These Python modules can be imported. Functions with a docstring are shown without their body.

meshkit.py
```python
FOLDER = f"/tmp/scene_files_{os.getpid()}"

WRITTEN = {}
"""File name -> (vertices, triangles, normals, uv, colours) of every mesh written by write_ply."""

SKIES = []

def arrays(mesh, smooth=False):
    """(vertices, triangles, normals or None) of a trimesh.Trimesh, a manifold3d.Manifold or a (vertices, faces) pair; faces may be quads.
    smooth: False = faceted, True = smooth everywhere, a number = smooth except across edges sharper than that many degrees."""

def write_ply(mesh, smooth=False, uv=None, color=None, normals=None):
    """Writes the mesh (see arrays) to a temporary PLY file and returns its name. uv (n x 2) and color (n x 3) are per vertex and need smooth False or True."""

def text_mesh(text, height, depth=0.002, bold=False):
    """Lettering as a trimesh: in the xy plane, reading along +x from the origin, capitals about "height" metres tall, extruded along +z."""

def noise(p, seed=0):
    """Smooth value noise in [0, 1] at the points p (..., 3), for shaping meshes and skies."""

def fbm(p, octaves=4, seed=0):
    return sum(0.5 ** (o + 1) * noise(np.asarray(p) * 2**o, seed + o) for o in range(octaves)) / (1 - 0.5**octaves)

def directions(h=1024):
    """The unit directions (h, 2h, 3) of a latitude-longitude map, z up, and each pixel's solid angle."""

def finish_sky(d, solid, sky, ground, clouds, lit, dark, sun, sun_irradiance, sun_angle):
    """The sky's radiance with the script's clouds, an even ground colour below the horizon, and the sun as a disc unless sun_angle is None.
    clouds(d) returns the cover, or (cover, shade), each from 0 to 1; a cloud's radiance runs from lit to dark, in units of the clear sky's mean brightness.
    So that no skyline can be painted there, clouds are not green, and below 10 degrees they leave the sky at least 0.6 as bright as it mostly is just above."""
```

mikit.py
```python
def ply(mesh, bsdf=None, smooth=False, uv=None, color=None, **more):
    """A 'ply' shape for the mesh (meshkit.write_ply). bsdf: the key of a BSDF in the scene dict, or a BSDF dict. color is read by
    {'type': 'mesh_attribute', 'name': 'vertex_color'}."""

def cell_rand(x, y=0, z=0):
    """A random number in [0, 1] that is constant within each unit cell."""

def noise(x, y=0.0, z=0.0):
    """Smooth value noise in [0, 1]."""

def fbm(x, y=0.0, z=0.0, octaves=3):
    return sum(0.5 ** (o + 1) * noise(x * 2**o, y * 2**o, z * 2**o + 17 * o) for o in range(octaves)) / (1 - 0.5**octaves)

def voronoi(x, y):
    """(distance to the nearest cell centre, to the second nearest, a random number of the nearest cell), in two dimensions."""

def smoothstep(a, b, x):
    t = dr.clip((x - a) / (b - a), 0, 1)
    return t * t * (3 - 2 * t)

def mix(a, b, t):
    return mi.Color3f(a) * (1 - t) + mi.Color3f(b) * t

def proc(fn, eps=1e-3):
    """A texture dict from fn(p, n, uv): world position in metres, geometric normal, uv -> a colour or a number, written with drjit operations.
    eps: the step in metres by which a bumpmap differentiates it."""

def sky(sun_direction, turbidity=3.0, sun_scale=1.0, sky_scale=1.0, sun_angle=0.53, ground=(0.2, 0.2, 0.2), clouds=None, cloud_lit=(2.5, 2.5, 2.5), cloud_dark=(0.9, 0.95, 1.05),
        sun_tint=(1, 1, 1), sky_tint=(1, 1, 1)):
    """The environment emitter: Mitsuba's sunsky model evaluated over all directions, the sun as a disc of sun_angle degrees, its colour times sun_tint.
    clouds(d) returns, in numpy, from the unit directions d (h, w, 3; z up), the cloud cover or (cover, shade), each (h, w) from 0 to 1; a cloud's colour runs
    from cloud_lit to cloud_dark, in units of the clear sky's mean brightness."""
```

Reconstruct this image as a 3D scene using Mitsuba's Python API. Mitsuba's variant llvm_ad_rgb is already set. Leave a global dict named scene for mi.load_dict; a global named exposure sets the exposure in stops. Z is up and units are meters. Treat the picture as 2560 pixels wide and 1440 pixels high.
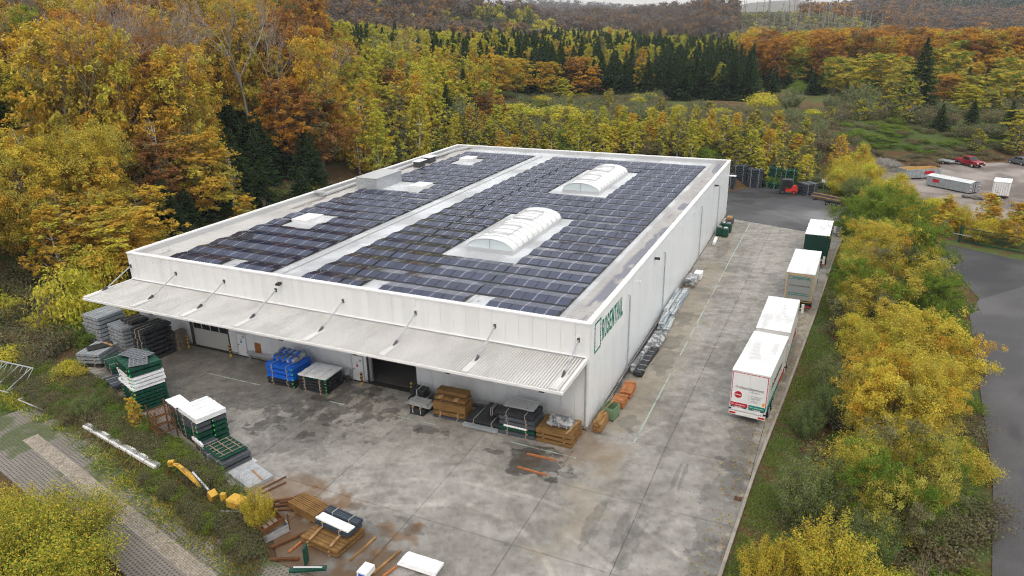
import math, numpy as np, trimesh, shapely, drjit as dr, mitsuba as mi, mikit, meshkit
from mikit import proc, noise, fbm, cell_rand, smoothstep, mix, voronoi
from shapely.geometry import Polygon, Point, box as sbox
T = mi.ScalarTransform4f
scene, labels = {}, {}

# ---------------------------------------------------------------- camera, sky, exposure
CAM = np.array([13.4679, -42.0453, 27.1567]); YAW, PITCH, ROLL = -0.4275, 0.3571, -0.0181
_f = np.array([math.sin(YAW)*math.cos(PITCH), math.cos(YAW)*math.cos(PITCH), -math.sin(PITCH)])
_r = np.array([math.cos(YAW), -math.sin(YAW), 0.0]); _u = np.cross(_r, _f)
_up = -_r*math.sin(ROLL) + _u*math.cos(ROLL)
scene['camera'] = dict(type='perspective', fov=71.166, fov_axis='x', near_clip=0.5, far_clip=20000.0,
                       to_world=T().look_at(origin=CAM.tolist(), target=(CAM+_f).tolist(), up=_up.tolist()))
def clouds(d):
    n = meshkit.fbm(np.stack([d[..., 0]/(d[..., 2]+.25), d[..., 1]/(d[..., 2]+.25), d[..., 2]], -1)*2.2 + 5, 5)
    cover = np.clip(1.15 - 1.6*np.clip(n-.60, 0, 1), .72, 1)
    shade = np.clip(.62*(1-np.clip(d[..., 2], 0, 1))+(n-.45)*1.3, 0, 1)   # overcast: brighter overhead than at the horizon
    return cover, shade
scene['sky'] = mikit.sky((0.28, -0.55, 0.8), turbidity=3, sun_scale=.16, sun_angle=28, clouds=clouds,
                         cloud_lit=(3.05, 3.1, 3.18), cloud_dark=(1.25, 1.3, 1.4), ground=(.13, .12, .08))
exposure = 2.36
scene['haze_air'] = {'type': 'homogeneous', 'albedo': {'type': 'rgb', 'value': [.95, .96, .97]}, 'sigma_t': {'type': 'rgb', 'value': [1/8600., 1/7800., 1/6800.]}}
scene['camera']['medium'] = {'type': 'ref', 'id': 'haze_air'}

# ---------------------------------------------------------------- helpers
def num(name):
    if name not in USED: USED.add(name); return name
    while True:
        COUNT[name] = i = COUNT.get(name, 0)+1; k = f'{name}_{i:03d}'
        if k not in USED: USED.add(k); return k
USED, COUNT = set(), {}
def PLY(m, bsdf, **k): return mikit.ply(m, 'surface_'+bsdf, **k)
def thing(name, label, cat, group=None):
    k = num(name); labels[k] = {'label': label, 'category': cat}
    if group: labels[k]['group'] = group
    return k
def ground_thing(name, label, kind='structure'):
    k = num(name); labels[k] = {'label': label, 'kind': kind}
    if kind == 'stuff': labels[k]['category'] = label.split()[-1]
    return k
class M:
    def __init__(s): s.v, s.f, s.n = [], [], 0
    def add(s, v, f):
        v = np.asarray(v, float); f = np.asarray(f, int)
        if f.shape[1] == 4: f = np.vstack([f[:, [0, 1, 2]], f[:, [0, 2, 3]]])
        s.v.append(v); s.f.append(f+s.n); s.n += len(v); return s
    BF = np.array([[0, 2, 3, 1], [4, 5, 7, 6], [0, 1, 5, 4], [2, 6, 7, 3], [0, 4, 6, 2], [1, 3, 7, 5]])
    def box(s, cx, cy, cz, sx, sy, sz, rz=0., rx=0., ry=0.):
        v = np.array([[x, y, z] for z in (-.5, .5) for y in (-.5, .5) for x in (-.5, .5)])*[sx, sy, sz]
        if ry: c, d = math.cos(ry), math.sin(ry); v = v @ np.array([[c, 0, d], [0, 1, 0], [-d, 0, c]]).T
        if rx: c, d = math.cos(rx), math.sin(rx); v = v @ np.array([[1, 0, 0], [0, c, -d], [0, d, c]]).T
        if rz: c, d = math.cos(rz), math.sin(rz); v = v @ np.array([[c, -d, 0], [d, c, 0], [0, 0, 1]]).T
        return s.add(v+[cx, cy, cz], M.BF)
    def b(s, x0, y0, z0, x1, y1, z1): return s.box((x0+x1)/2, (y0+y1)/2, (z0+z1)/2, x1-x0, y1-y0, z1-z0)
    def rbox(s, x0, y0, z0, x1, y1, z1, r=.04):
        # box with chamfered edges
        m = trimesh.convex.convex_hull(np.array([[x, y, z] for a in range(3) for x in ((x0, x1) if a == 0 else (x0+r, x1-r)) for y in ((y0, y1) if a == 1 else (y0+r, y1-r)) for z in ((z0, z1) if a == 2 else (z0+r, z1-r))]))
        return s.add(m.vertices, m.faces)
    def tube(s, pts, rad, n=6, cap=True):
        p = np.asarray(pts, float); rad = np.broadcast_to(rad, (len(p),))
        t = np.gradient(p, axis=0); t /= np.linalg.norm(t, axis=1, keepdims=True)+1e-9
        a = np.cross(t, np.where(np.abs(t[:, 2:]) < .9, [0, 0, 1.], [1., 0, 0])); a /= np.linalg.norm(a, axis=1, keepdims=True)+1e-9
        b = np.cross(t, a); g = np.arange(n)*2*math.pi/n
        v = p[:, None]+rad[:, None, None]*(np.cos(g)[None, :, None]*a[:, None]+np.sin(g)[None, :, None]*b[:, None])
        i, j = np.meshgrid(np.arange(len(p)-1), np.arange(n), indexing='ij')
        q = np.stack([i*n+j, (i+1)*n+j, (i+1)*n+(j+1) % n, i*n+(j+1) % n], -1).reshape(-1, 4)
        s.add(v.reshape(-1, 3), q)
        if cap and n > 3:
            for k, o in ((0, 1), (len(p)-1, -1)):
                ids = np.arange(1, n-1); f = np.stack([ids*0, ids, ids+1], 1)[:, ::o]
                s.add(v[k], f)
        return s
    def cyl(s, c, r, h, axis=2, n=20):
        p = np.zeros((2, 3))+c; p[0, axis] -= h/2; p[1, axis] += h/2
        return s.tube(p, r, n)
    def prism(s, poly, z0, z1):
        # shapely polygon extruded
        for g in getattr(poly, 'geoms', [poly]):
            m = trimesh.creation.extrude_polygon(g, z1-z0, engine='earcut'); s.add(m.vertices+[0, 0, z0], m.faces)
        return s
    def mesh(s): return np.vstack(s.v), np.vstack(s.f)
def put(key, m, mat, tw=None, smooth=False, uv=None):
    d = PLY(m.mesh() if isinstance(m, M) else m, mat, smooth=smooth, uv=uv)
    if tw is not None: d['to_world'] = tw
    scene[key] = d; return key
def part(par, name, m, mat, tw=None, smooth=False, uv=None, label=None):
    k = num(par+'__'+name); put(k, m, mat, tw, smooth, uv)
    if label: labels[k] = {'label': label}
    return k
def share(key, d, tw): scene[key] = {**d, 'to_world': tw}; return key
def TR(x, y, z, rz=0, rx=0): 
    t = T().translate([x, y, z])
    if rz: t = t @ T().rotate([0, 0, 1], rz)
    if rx: t = t @ T().rotate([1, 0, 0], rx)
    return t

# ---------------------------------------------------------------- materials
def mat(name, col, rough=.6, spec=.3, metal=0., bump=None, **kw):
    c = proc(col) if callable(col) else {'type': 'rgb', 'value': list(col)}
    d = dict(type='principled', base_color=c, roughness=proc(rough) if callable(rough) else float(rough), specular=float(spec), metallic=float(metal), **kw)
    if bump: d = {'type': 'bumpmap', 'arbitrary': proc(bump[0], bump[1]), 'scale': 1.0, 'bsdf': d}
    scene['surface_'+name] = {'type': 'twosided', 'bsdf': d}
def ell(p, x, y, rx, ry, n, e=.16):
    "soft-edged ellipse of 0..1 with a ragged rim"
    d = dr.sqrt(dr.square((p.x-x)/rx)+dr.square((p.y-y)/ry)) + (n-.5)*2.0
    return 1-smoothstep(1-e*.5, 1+e*.5, d)
WET_DARK_SPOTS = [(-1.8, -5.1, 2.0, 1.6), (-2.6, -3.7, 1.9, .6), (-10.4, -4.3, 1.3, .55), (-5.0, -5.0, .8, .4), (.35, -5.6, .8, .3), (9.9, -5.5, 1.3, 5.5), (10.2, 1.5, .9, 5), (10.3, -12, 1.6, 4),
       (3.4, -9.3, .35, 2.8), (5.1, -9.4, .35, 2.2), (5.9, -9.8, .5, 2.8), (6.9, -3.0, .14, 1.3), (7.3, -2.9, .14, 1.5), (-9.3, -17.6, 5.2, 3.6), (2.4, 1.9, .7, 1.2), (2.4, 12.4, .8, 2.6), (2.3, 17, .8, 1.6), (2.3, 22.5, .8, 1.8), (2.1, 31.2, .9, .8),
       (-17.9, -1.7, .8, .35), (-20.7, -3.6, 1.2, .35), (6.0, 13.4, 1.3, .5), (7.8, 8.0, 1.0, .8), (6.6, 20, .9, .6), (2.2, 46, .8, 3.2), (-31, -3.4, 15, 5.5), (-19, -8.5, 3.4, 3), (11.9, 20, .7, 9)]  # widest ellipse: a broad darker, smoother area along the left canopy
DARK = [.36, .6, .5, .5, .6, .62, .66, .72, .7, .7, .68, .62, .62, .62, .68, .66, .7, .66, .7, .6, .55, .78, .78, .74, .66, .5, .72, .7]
def wet_dark_tone(p):
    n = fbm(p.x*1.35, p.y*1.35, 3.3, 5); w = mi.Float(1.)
    for (x, y, a, b), k in zip(WET_DARK_SPOTS, DARK): w = w*(1-(1-k)*.85*ell(p, x, y, a, b, n))
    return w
def concrete(p, n, uv):
    i, j = dr.floor((p.x+.1)/6.4), dr.floor((p.y+.2)/6.35)
    tone = .90+.17*cell_rand(i, j, 7)
    qx, qy = .84*p.x+.54*p.y, .84*p.y-.54*p.x
    big = fbm(qx*.21, qy*.21, 1., 5); mid = fbm(qx*1.1, qy*1.6, 2., 4)
    c = mix((.205, .194, .176), (.335, .322, .300), smoothstep(.3, .72, big*.5+mid*.5))*tone*(.80+.4*fbm(qx*4.5, qy*3.2, 7., 3))
    sp = noise(p.x*9, p.y*9, 5.)*.5+noise(p.x*21, p.y*21, 2.)*.5; cl = smoothstep(.4, .6, fbm(p.x*.22, p.y*.22, 12., 2))
    c = c*(1-.5*smoothstep(.79, .86, sp)*(.35+.65*cl))*(.90+.2*noise(p.x*27, p.y*27))
    trk = dr.maximum(1-smoothstep(.1, .25, dr.abs(dr.abs(p.x-6.2-.012*p.y)-1.05)), 1-smoothstep(.1, .28, dr.abs(dr.abs(p.x-4.6+.02*p.y)-1.0))); c = c*(1-.10*trk*smoothstep(.3, .6, noise(p.x*.3, p.y*.25, 8.)))
    sw_ = noise(p.x*.8+p.y*.25, (p.y-p.x*.3)*4.5, 6.); c = c*(.95+.1*sw_)
    # pale tyre arcs
    a = mi.Float(0.)
    for x, y, r in ((-4, -19, 8.3), (-4, -19, 10.2), (-1, -22, 11.5), (-1, -22, 13.4), (12, -2, 8.8), (-12, -2, 11.3)):
        d = dr.abs(dr.sqrt(dr.square(p.x-x)+dr.square(p.y-y))-r); a = dr.maximum(a, (1-smoothstep(.08, .22, d))*smoothstep(.45, .6, noise(p.x*.5+r, p.y*.5)))
    c = mix(c, mi.Color3f(c)*1.22, a)
    st = fbm(p.x*.7+9, p.y*.7, 4., 3)
    rust = dr.maximum(ell(p, -10.6, -17.3, 5.2, 3.4, st, .4), dr.maximum(.75*ell(p, -15, -14.0, 2.2, 2.0, st, .6), dr.maximum(.55*ell(p, .3, -2.0, 2.2, 2.0, st, .9), .45*ell(p, -2.0, -5.0, 1.1, 1.0, st))))
    c = mix(c, mi.Color3f(.165, .09, .036), rust*(.55+.45*noise(p.x*.9, p.y*.9, 8.)))
    side = ell(p, 2.2, 20, 1.5, 30, st, .8); c = mix(c, mi.Color3f(.33, .28, .2), side*.4)
    w = wet_dark_tone(p)
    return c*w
def concrete_r(p, n, uv): return .82-.95*(1-wet_dark_tone(p))
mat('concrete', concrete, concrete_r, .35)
mat('joint', (.05, .047, .042), .9, .1)
def asphalt(p, n, uv):
    qx, qy = .84*p.x+.54*p.y, .84*p.y-.54*p.x; big = fbm(qx*.11, qy*.16, 1., 5); gr = noise(p.x*19, p.y*19)
    c = mix((.052, .053, .058), (.10, .10, .105), smoothstep(.35, .7, big))*(.85+.3*gr)
    tr = mi.Float(0.)
    for x, y, r in ((-20, 40, 38), (-20, 40, 40), (16, 100, 33), (16, 100, 35)): tr = dr.maximum(tr, 1-smoothstep(.1, .5, dr.abs(dr.sqrt(dr.square(p.x-x)+dr.square(p.y-y))-r)))
    return c*(1+.3*tr*noise(qx*.5, qy*.5, 2.))
def asphalt_r(p, n, uv): return .62-.38*smoothstep(.45, .62, fbm((.84*p.x+.54*p.y)*.10, (.84*p.y-.54*p.x)*.2, 4., 4))
mat('asphalt', asphalt, asphalt_r, .4)
def road_c(p, n, uv):
    qx, qy = .84*p.x+.54*p.y, .84*p.y-.54*p.x; big = fbm(qx*.14, qy*.2, 1., 5)
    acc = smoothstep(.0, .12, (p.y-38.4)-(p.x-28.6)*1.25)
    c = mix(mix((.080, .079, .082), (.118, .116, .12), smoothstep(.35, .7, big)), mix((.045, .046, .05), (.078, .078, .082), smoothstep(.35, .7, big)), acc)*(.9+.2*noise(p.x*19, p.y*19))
    tr = mi.Float(0.)
    for x, y, r in ((52, 8, 25.0), (52, 8, 23.2), (52, 8, 20.4), (52, 8, 18.6), (46, 66, 17.5), (46, 66, 15.6)): tr = dr.maximum(tr, 1-smoothstep(.15, .6, dr.abs(dr.sqrt(dr.square(p.x-x)+dr.square(p.y-y))-r)))
    return c*(1-.25*tr*smoothstep(.25, .6, noise(qx*.3, qy*.3, 2.)))
mat('road_asphalt', road_c, .7, .3)
def soil(p, n, uv):
    a = fbm(p.x*.09, p.y*.09, 1., 4); b = fbm(p.x*.9, p.y*.9, 2., 3); f = noise(p.x*6, p.y*6, p.z*6)
    litter = mix((.055, .04, .024), (.15, .09, .045), f); green = mix((.045, .07, .022), (.10, .13, .04), f)
    yb = 108+(p.x-20)*.61; bank = smoothstep(12, 17, p.x)*smoothstep(yb-6, yb, p.y); gb = smoothstep(8, 11, p.y-yb+3*(b-.5))*(1-smoothstep(32, 42, p.y-yb))
    g = smoothstep(.5, .62, a*.6+b*.4+bank*(.3*gb-.14*(1-gb))+.10*ell(p, 17, 15, 6, 50, b)+.2*ell(p, -38, -15, 14, 5, b)-.1*smoothstep(.15, .4, 1-n.z))
    c = mix(litter, green, g)
    return mix(c, mix((.045, .05, .03), (.12, .105, .07), fbm(p.x*.05, p.y*.05, 3., 3))*(.6+.8*f), smoothstep(250, 420, dr.sqrt(dr.square(p.x-13)+dr.square(p.y+42)))*.8)
mat('soil', soil, .95, .1)
def gravel(p, n, uv):
    b = fbm(p.x*.22, p.y*.22, 1., 4); f = noise(p.x*11, p.y*11); return mix((.13, .11, .10), (.30, .27, .25), smoothstep(.35, .75, b)*.8+f*.2)
mat('gravel', gravel, .9, .15)
mat('white_panel', lambda p, n, uv: mi.Color3f(.80, .81, .815)*(.94+.06*fbm(p.x*.6+p.y*.6, p.z*.12, 0., 3)-.05*smoothstep(.5, .7, noise(p.x*2.3, p.z*.15, 3.))-.22*smoothstep(.9, .25, p.z)*noise(p.x*2, p.z*3, 1.)), .38, .4)
mat('white_trim', lambda p, n, uv: mi.Color3f(.82, .82, .82)*(.92+.1*fbm(p.x*2, p.y*2, p.z*2, 2)), .5, .35)
mat('side_panel', lambda p, n, uv: mi.Color3f(.80, .84, .87)*(.95+.05*fbm(p.y*.3, p.z*.3, 0., 3)-.04*smoothstep(.5, .7, noise(p.y*2.3, p.z*.15, 3.))-.25*smoothstep(1.1, .25, p.z)*noise(p.y*2, p.z*3, 1.)), .35, .4)
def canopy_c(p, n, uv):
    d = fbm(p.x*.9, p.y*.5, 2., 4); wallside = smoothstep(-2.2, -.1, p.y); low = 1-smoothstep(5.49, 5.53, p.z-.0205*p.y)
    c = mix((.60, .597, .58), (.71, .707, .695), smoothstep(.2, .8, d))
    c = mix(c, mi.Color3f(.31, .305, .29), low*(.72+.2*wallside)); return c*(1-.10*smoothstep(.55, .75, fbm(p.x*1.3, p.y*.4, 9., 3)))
mat('canopy_sheet', canopy_c, .5, .35)
mat('galvanised', lambda p, n, uv: mi.Color3f(.46, .48, .5)*(.8+.35*noise(p.x*5, p.y*5, p.z*5)), .45, .5, .35)
mat('alu', (.62, .63, .64), .35, .5, .5)
mat('dark_steel', (.06, .062, .065), .5, .4)
mat('black', (.018, .018, .02), .55, .35)
mat('rubber', (.022, .022, .023), .85, .2)
def roof_c(p, n, uv):
    b = fbm(p.x*.35, p.y*.35, 1., 4); s = dr.minimum(dr.abs(p.y*.93-dr.round(p.y*.93)), 2*dr.abs(p.x*.1-dr.round(p.x*.1)))
    seam = 1-smoothstep(.012, .03, s)
    right = smoothstep(-2.6, -2.2, p.x)
    c = mix((.40, .42, .44), (.58, .61, .64), smoothstep(.3, .7, b))
    c = mix(c, mix((.26, .245, .23), (.42, .40, .38), fbm(p.x*1.2, p.y*.5, 3., 3)), right*.85)
    left = 1-smoothstep(-40.9, -40.4, p.x); c = mix(c, mi.Color3f(.42, .40, .37)*(.8+.4*b), left*.7)
    dirt = smoothstep(.55, .66, fbm(p.x*.8+4, p.y*.22, 7., 4)); c = mix(c, mi.Color3f(.12, .10, .09), dirt*(left*.8+.12)*smoothstep(-43, -42, p.x))
    puddle = smoothstep(.56, .62, fbm(p.x*.9, p.y*.28, 2.7, 3))*(1-smoothstep(.35, .75, dr.abs(p.x+1.15)))
    c = mix(c, mi.Color3f(.13, .14, .19), puddle*.8)
    return c*(1-.3*seam)
mat('roof_skin', roof_c, lambda p, n, uv: .28+.35*fbm(p.x*.5, p.y*.5, 9., 3), .45)
def cells(p, n, uv):
    u, v = uv.x, uv.y
    r = cell_rand(dr.floor(p.x*.55), dr.floor(p.y*.39), 3)
    c = mi.Color3f(.009, .015, .048)*(.75+.55*r)
    rows = dr.abs(v*6-dr.round(v*6)); cols = dr.abs(u*20-dr.round(u*20))
    c = mix(c, mi.Color3f(.05, .055, .075), (1-smoothstep(.05, .11, rows))*.75)
    c = mix(c, mi.Color3f(.05, .055, .075), (1-smoothstep(.03, .07, cols))*.6)
    return mix(c, mi.Color3f(.55, .57, .60), dr.maximum(1-smoothstep(.009, .013, dr.abs(u-.5)), smoothstep(.993, .997, dr.maximum(u, 1-u))))
mat('solar_glass', cells, .05, .55, spec_tint=.2)
def cells_far(p, n, uv):
    c = cells(p, n, uv); e = dr.minimum(dr.minimum(uv.x, 1-uv.x)*1.82, dr.minimum(uv.y, 1-uv.y)*1.13)
    return mix(mi.Color3f(.03, .03, .035), c, smoothstep(.012, .022, e))
mat('solar_glass_plain', cells_far, .05, .55, spec_tint=.2)
mat('solar_frame', (.028, .029, .032), .45, .4)
mat('skylight', (.78, .80, .80), .22, .5)
mat('skylight_end', (.62, .70, .72), .15, .5)
mat('green_sign', (.0, .155, .115), .5, .3)
mat('pale_green_paint', lambda p, n, uv: mix((.25, .26, .24), (.36, .44, .40), smoothstep(.2, .5, noise(p.x*1.7, p.y*1.7))), .8, .2)
mat('sign_white', (.82, .83, .84), .4, .35)
mat('garage', (.50, .49, .46), .5, .35)
mat('window_dark', (.02, .022, .025), .12, .5)
mat('orange_board', (.36, .13, .035), .7, .2)
mat('yellow_paint', lambda p, n, uv: mix((.30, .17, .04), (.62, .37, .05), smoothstep(.25, .55, fbm(p.x*3, p.y*3, p.z*4, 3))), .55, .35)
mat('interior', (.13, .12, .11), .8, .2)

# ---------------------------------------------------------------- terrain
def ss(a, b, x): t = np.clip((x-a)/(b-a), 0, 1); return t*t*(3-2*t)
RIDGES = [  # foot distance, crest distance, crest height at each picture bearing
    (330, 540, [(500, 49), (900, 40), (1150, 32), (1260, 28), (1330, 26), (1400, 16), (1480, 7), (1560, -2)]),
    (560, 860, [(1200, 26), (1400, 25), (1480, 23), (1560, 23), (1640, 25), (1700, 26), (1760, 25), (1800, 22), (1850, 19), (1900, 15), (2000, 4), (2100, -8)]),
    (430, 760, [(1600, 10), (1760, 27), (1850, 28), (1950, 27), (2050, 25), (2100, 23), (2150, 20), (2250, 14), (2400, 6), (2500, 1)]),
    (760, 1400, [(1880, -1), (2000, 10), (2080, 24), (2150, 37), (2200, 46), (2300, 48), (2340, 38), (2380, 32), (2450, 31), (2560, 33), (2700, 36)]),
    (1500, 2300, [(1100, 71), (1350, 63), (1480, 54), (1560, 48), (1700, 34), (1850, 17), (1950, -12)]),
    (3000, 6000, [(1650, 72), (1800, 92), (1850, 100), (1880, 118), (1930, 125), (1960, 129), (2000, 134), (2040, 118), (2080, 94), (2120, 68), (2200, 29), (2400, -44)])]
for i, R in enumerate(RIDGES): RIDGES[i] = (R[0], R[1], np.array([math.atan((a-1280)/1789.*.937) for a, _ in R[2]]), np.array([z for _, z in R[2]], float))
def terrain(x, y):
    x, y = np.asarray(x, float), np.asarray(y, float)
    lx = np.maximum(0, -52-x); k = .24-.16*ss(40, 260, y); k = k*ss(-70, -10, y+.25*lx)
    left = 60*(1-np.exp(-lx*k/60))*ss(0, 14, lx)
    yr = np.interp(x, [-60, -5, 6, 14, 20, 38, 46, 70], [72, 74, 90, 98, 108, 119, 123, 124])
    back = 4.6*ss(yr, yr+np.interp(x, [10, 22], [15, 24]), y)+np.clip(y-yr-12, 0, 400)*.004
    bump = (meshkit.fbm(np.stack([x*.06, y*.06, x*0], -1), 3)-.5)*1.6*np.clip(ss(-50, -62, x)+ss(yr+4, yr+30, y), 0, 1)
    h = np.maximum(left+back*np.exp(-left/20), back)+bump
    dx, dy = x-13.47, y+42.05; d = np.hypot(dx, dy); az = np.arctan2(dx, dy)-YAW
    for df, dc, A, Z in RIDGES:
        zc = np.interp(az, A, Z, left=Z[0], right=Z[-1])*ss(-1.2, -.8, az)*(1-ss(.8, 1.2, az))
        n = (meshkit.fbm(np.stack([x/dc*6, y/dc*6, x*0+dc], -1), 3)-.5)*.10*dc*.06
        h = np.maximum(h, (zc+n)*ss(df, dc, d)*(1-.45*ss(dc*1.02, dc*1.5, d)))
    return h
def axis(lo, a, b, hi, st):
    out = list(np.arange(a, b+1e-6, st)); s = st
    while out[-1] < hi: s *= 1.07; out.append(out[-1]+s)
    s = st; pre = []
    while (pre[-1] if pre else a) > lo: s *= 1.07; pre.append((pre[-1] if pre else a)-s)
    return np.array(pre[::-1]+out)
gx, gy = axis(-5000, -110, 60, 3500, 2.2), axis(-160, -44, 180, 7500, 2.2)
X, Y = np.meshgrid(gx, gy); Zt = terrain(X, Y)-.06
iy, ix = np.meshgrid(np.arange(len(gy)-1), np.arange(len(gx)-1), indexing='ij'); w = len(gx)
quads = np.stack([iy*w+ix, iy*w+ix+1, (iy+1)*w+ix+1, (iy+1)*w+ix], -1).reshape(-1, 4)
put(ground_thing('terrain', 'hilly forest ground of brown leaf litter and green patches around the yard'), (np.stack([X, Y, Zt], -1).reshape(-1, 3), quads), 'soil', smooth=True)

# ---------------------------------------------------------------- yard: concrete slabs, asphalt, road, lot
kerb_line = [(9.0, -40), (10.7, -10.9), (11.26, -.84), (12.2, 10.5), (13.58, 28.7), (14.8, 48.2), (15.6, 57)]
front_line = [(-46.5, 1), (-46, -4.0), (-42, -7.3), (-36, -9.4), (-31, -11.1), (-27, -12.0), (-22, -13.6), (-19, -14.7), (-14, -16.6), (-10.6, -19.6), (-9.4, -24), (-9, -40)]
yard_poly = Polygon([(-46.5, 1), (.02, 1), (.02, 62), (1.6, 61.6), (10.9, 58.5), (15.6, 57)]+kerb_line[::-1][1:]+front_line[::-1][:-1])
yard = ground_thing('yard', 'weathered grey concrete yard of jointed slabs around the warehouse')
bed = M().prism(yard_poly.buffer(.05), -.3, -.035); put(yard, bed, 'joint')
xs = [-47]+[-.1-6.4*k for k in range(7, 0, -1)]+[-.1, 5.55, 11.2, 17]
ys = [-40.6, -34.3, -28, -25.4, -19.15, -12.9, -6.63, -.15]+[-.15+5.95*k for k in range(1, 12)]
for i in range(len(xs)-1):
    for j in range(len(ys)-1):
        tilt = (lambda x: x+0.0)
        g = sbox(xs[i]+.016, ys[j]+.016, xs[i+1]-.016, ys[j+1]-.016)
        if i >= len(xs)-4: # lane slabs follow the slanting kerb
            g = Polygon([(a+(.022+.0*b)*max(b, 0)*(1 if i > len(xs)-4 or a > 1 else 0), b) for a, b in g.exterior.coords])
        g = g.intersection(yard_poly)
        if j >= 7 and i < len(xs)-4: continue
        for q in getattr(g, 'geoms', [g]):
            if q.geom_type == 'Polygon' and q.area > .05: part(yard, 'slab', M().prism(q, -.15, 0), 'concrete')
def strip(line, wd, z0, z1, key, m):
    put(key, M().prism(shapely.LineString(line).buffer(wd, cap_style='flat', join_style='mitre'), z0, z1), m)
mat('kerbstone', lambda p, n, uv: mi.Color3f(.36, .33, .29)*(.6+.6*fbm(p.x*2, p.y*2, 0., 3)), .85, .2)
kb = thing('kerb', 'long pale concrete kerb between the yard and the grass verge', 'kerb')
for a, c in zip(kerb_line[:-1], kerb_line[1:]):
    L = math.dist(a, c); n = int(L/1.0); 
    for k in range(n):
        t0, t1 = k/n, (k+1)/n-.015/L; q = [(a[0]+(c[0]-a[0])*t+.1, a[1]+(c[1]-a[1])*t) for t in (t0, t1)]
        if q[0][1] > -14: part(kb, 'stone', M().prism(shapely.LineString(q).buffer(.09, cap_style='flat'), -.2, .11), 'kerbstone')
lot_asph = Polygon([(-46, 63.3), (.03, 63.3), (.03, 62.03), (1.6, 61.64), (10.9, 58.54), (15.6, 57.04), (17.5, 60), (21.5, 61), (26.86, 58.8), (24, 66), (17, 72), (14, 80), (10, 88), (-8, 89), (-14, 76), (-46, 74)])
put(ground_thing('asphalt_yard', 'dark damp asphalt yard behind the warehouse'), M().prism(lot_asph, -.3, .004), 'asphalt')
road_poly = Polygon([(22.6, -40), (23.6, -5.4), (25, 4.3), (27.3, 35.3), (28.64, 38.5), (27.6, 46), (24.5, 53), (19.5, 57.6), (17.5, 60), (21.5, 61), (26.86, 58.8), (30, 57.2), (35.3, 54.2), (50, 45), (56, 36), (46, 20), (38, 0), (36, -40)]).buffer(2.5).buffer(-2.5)
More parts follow.
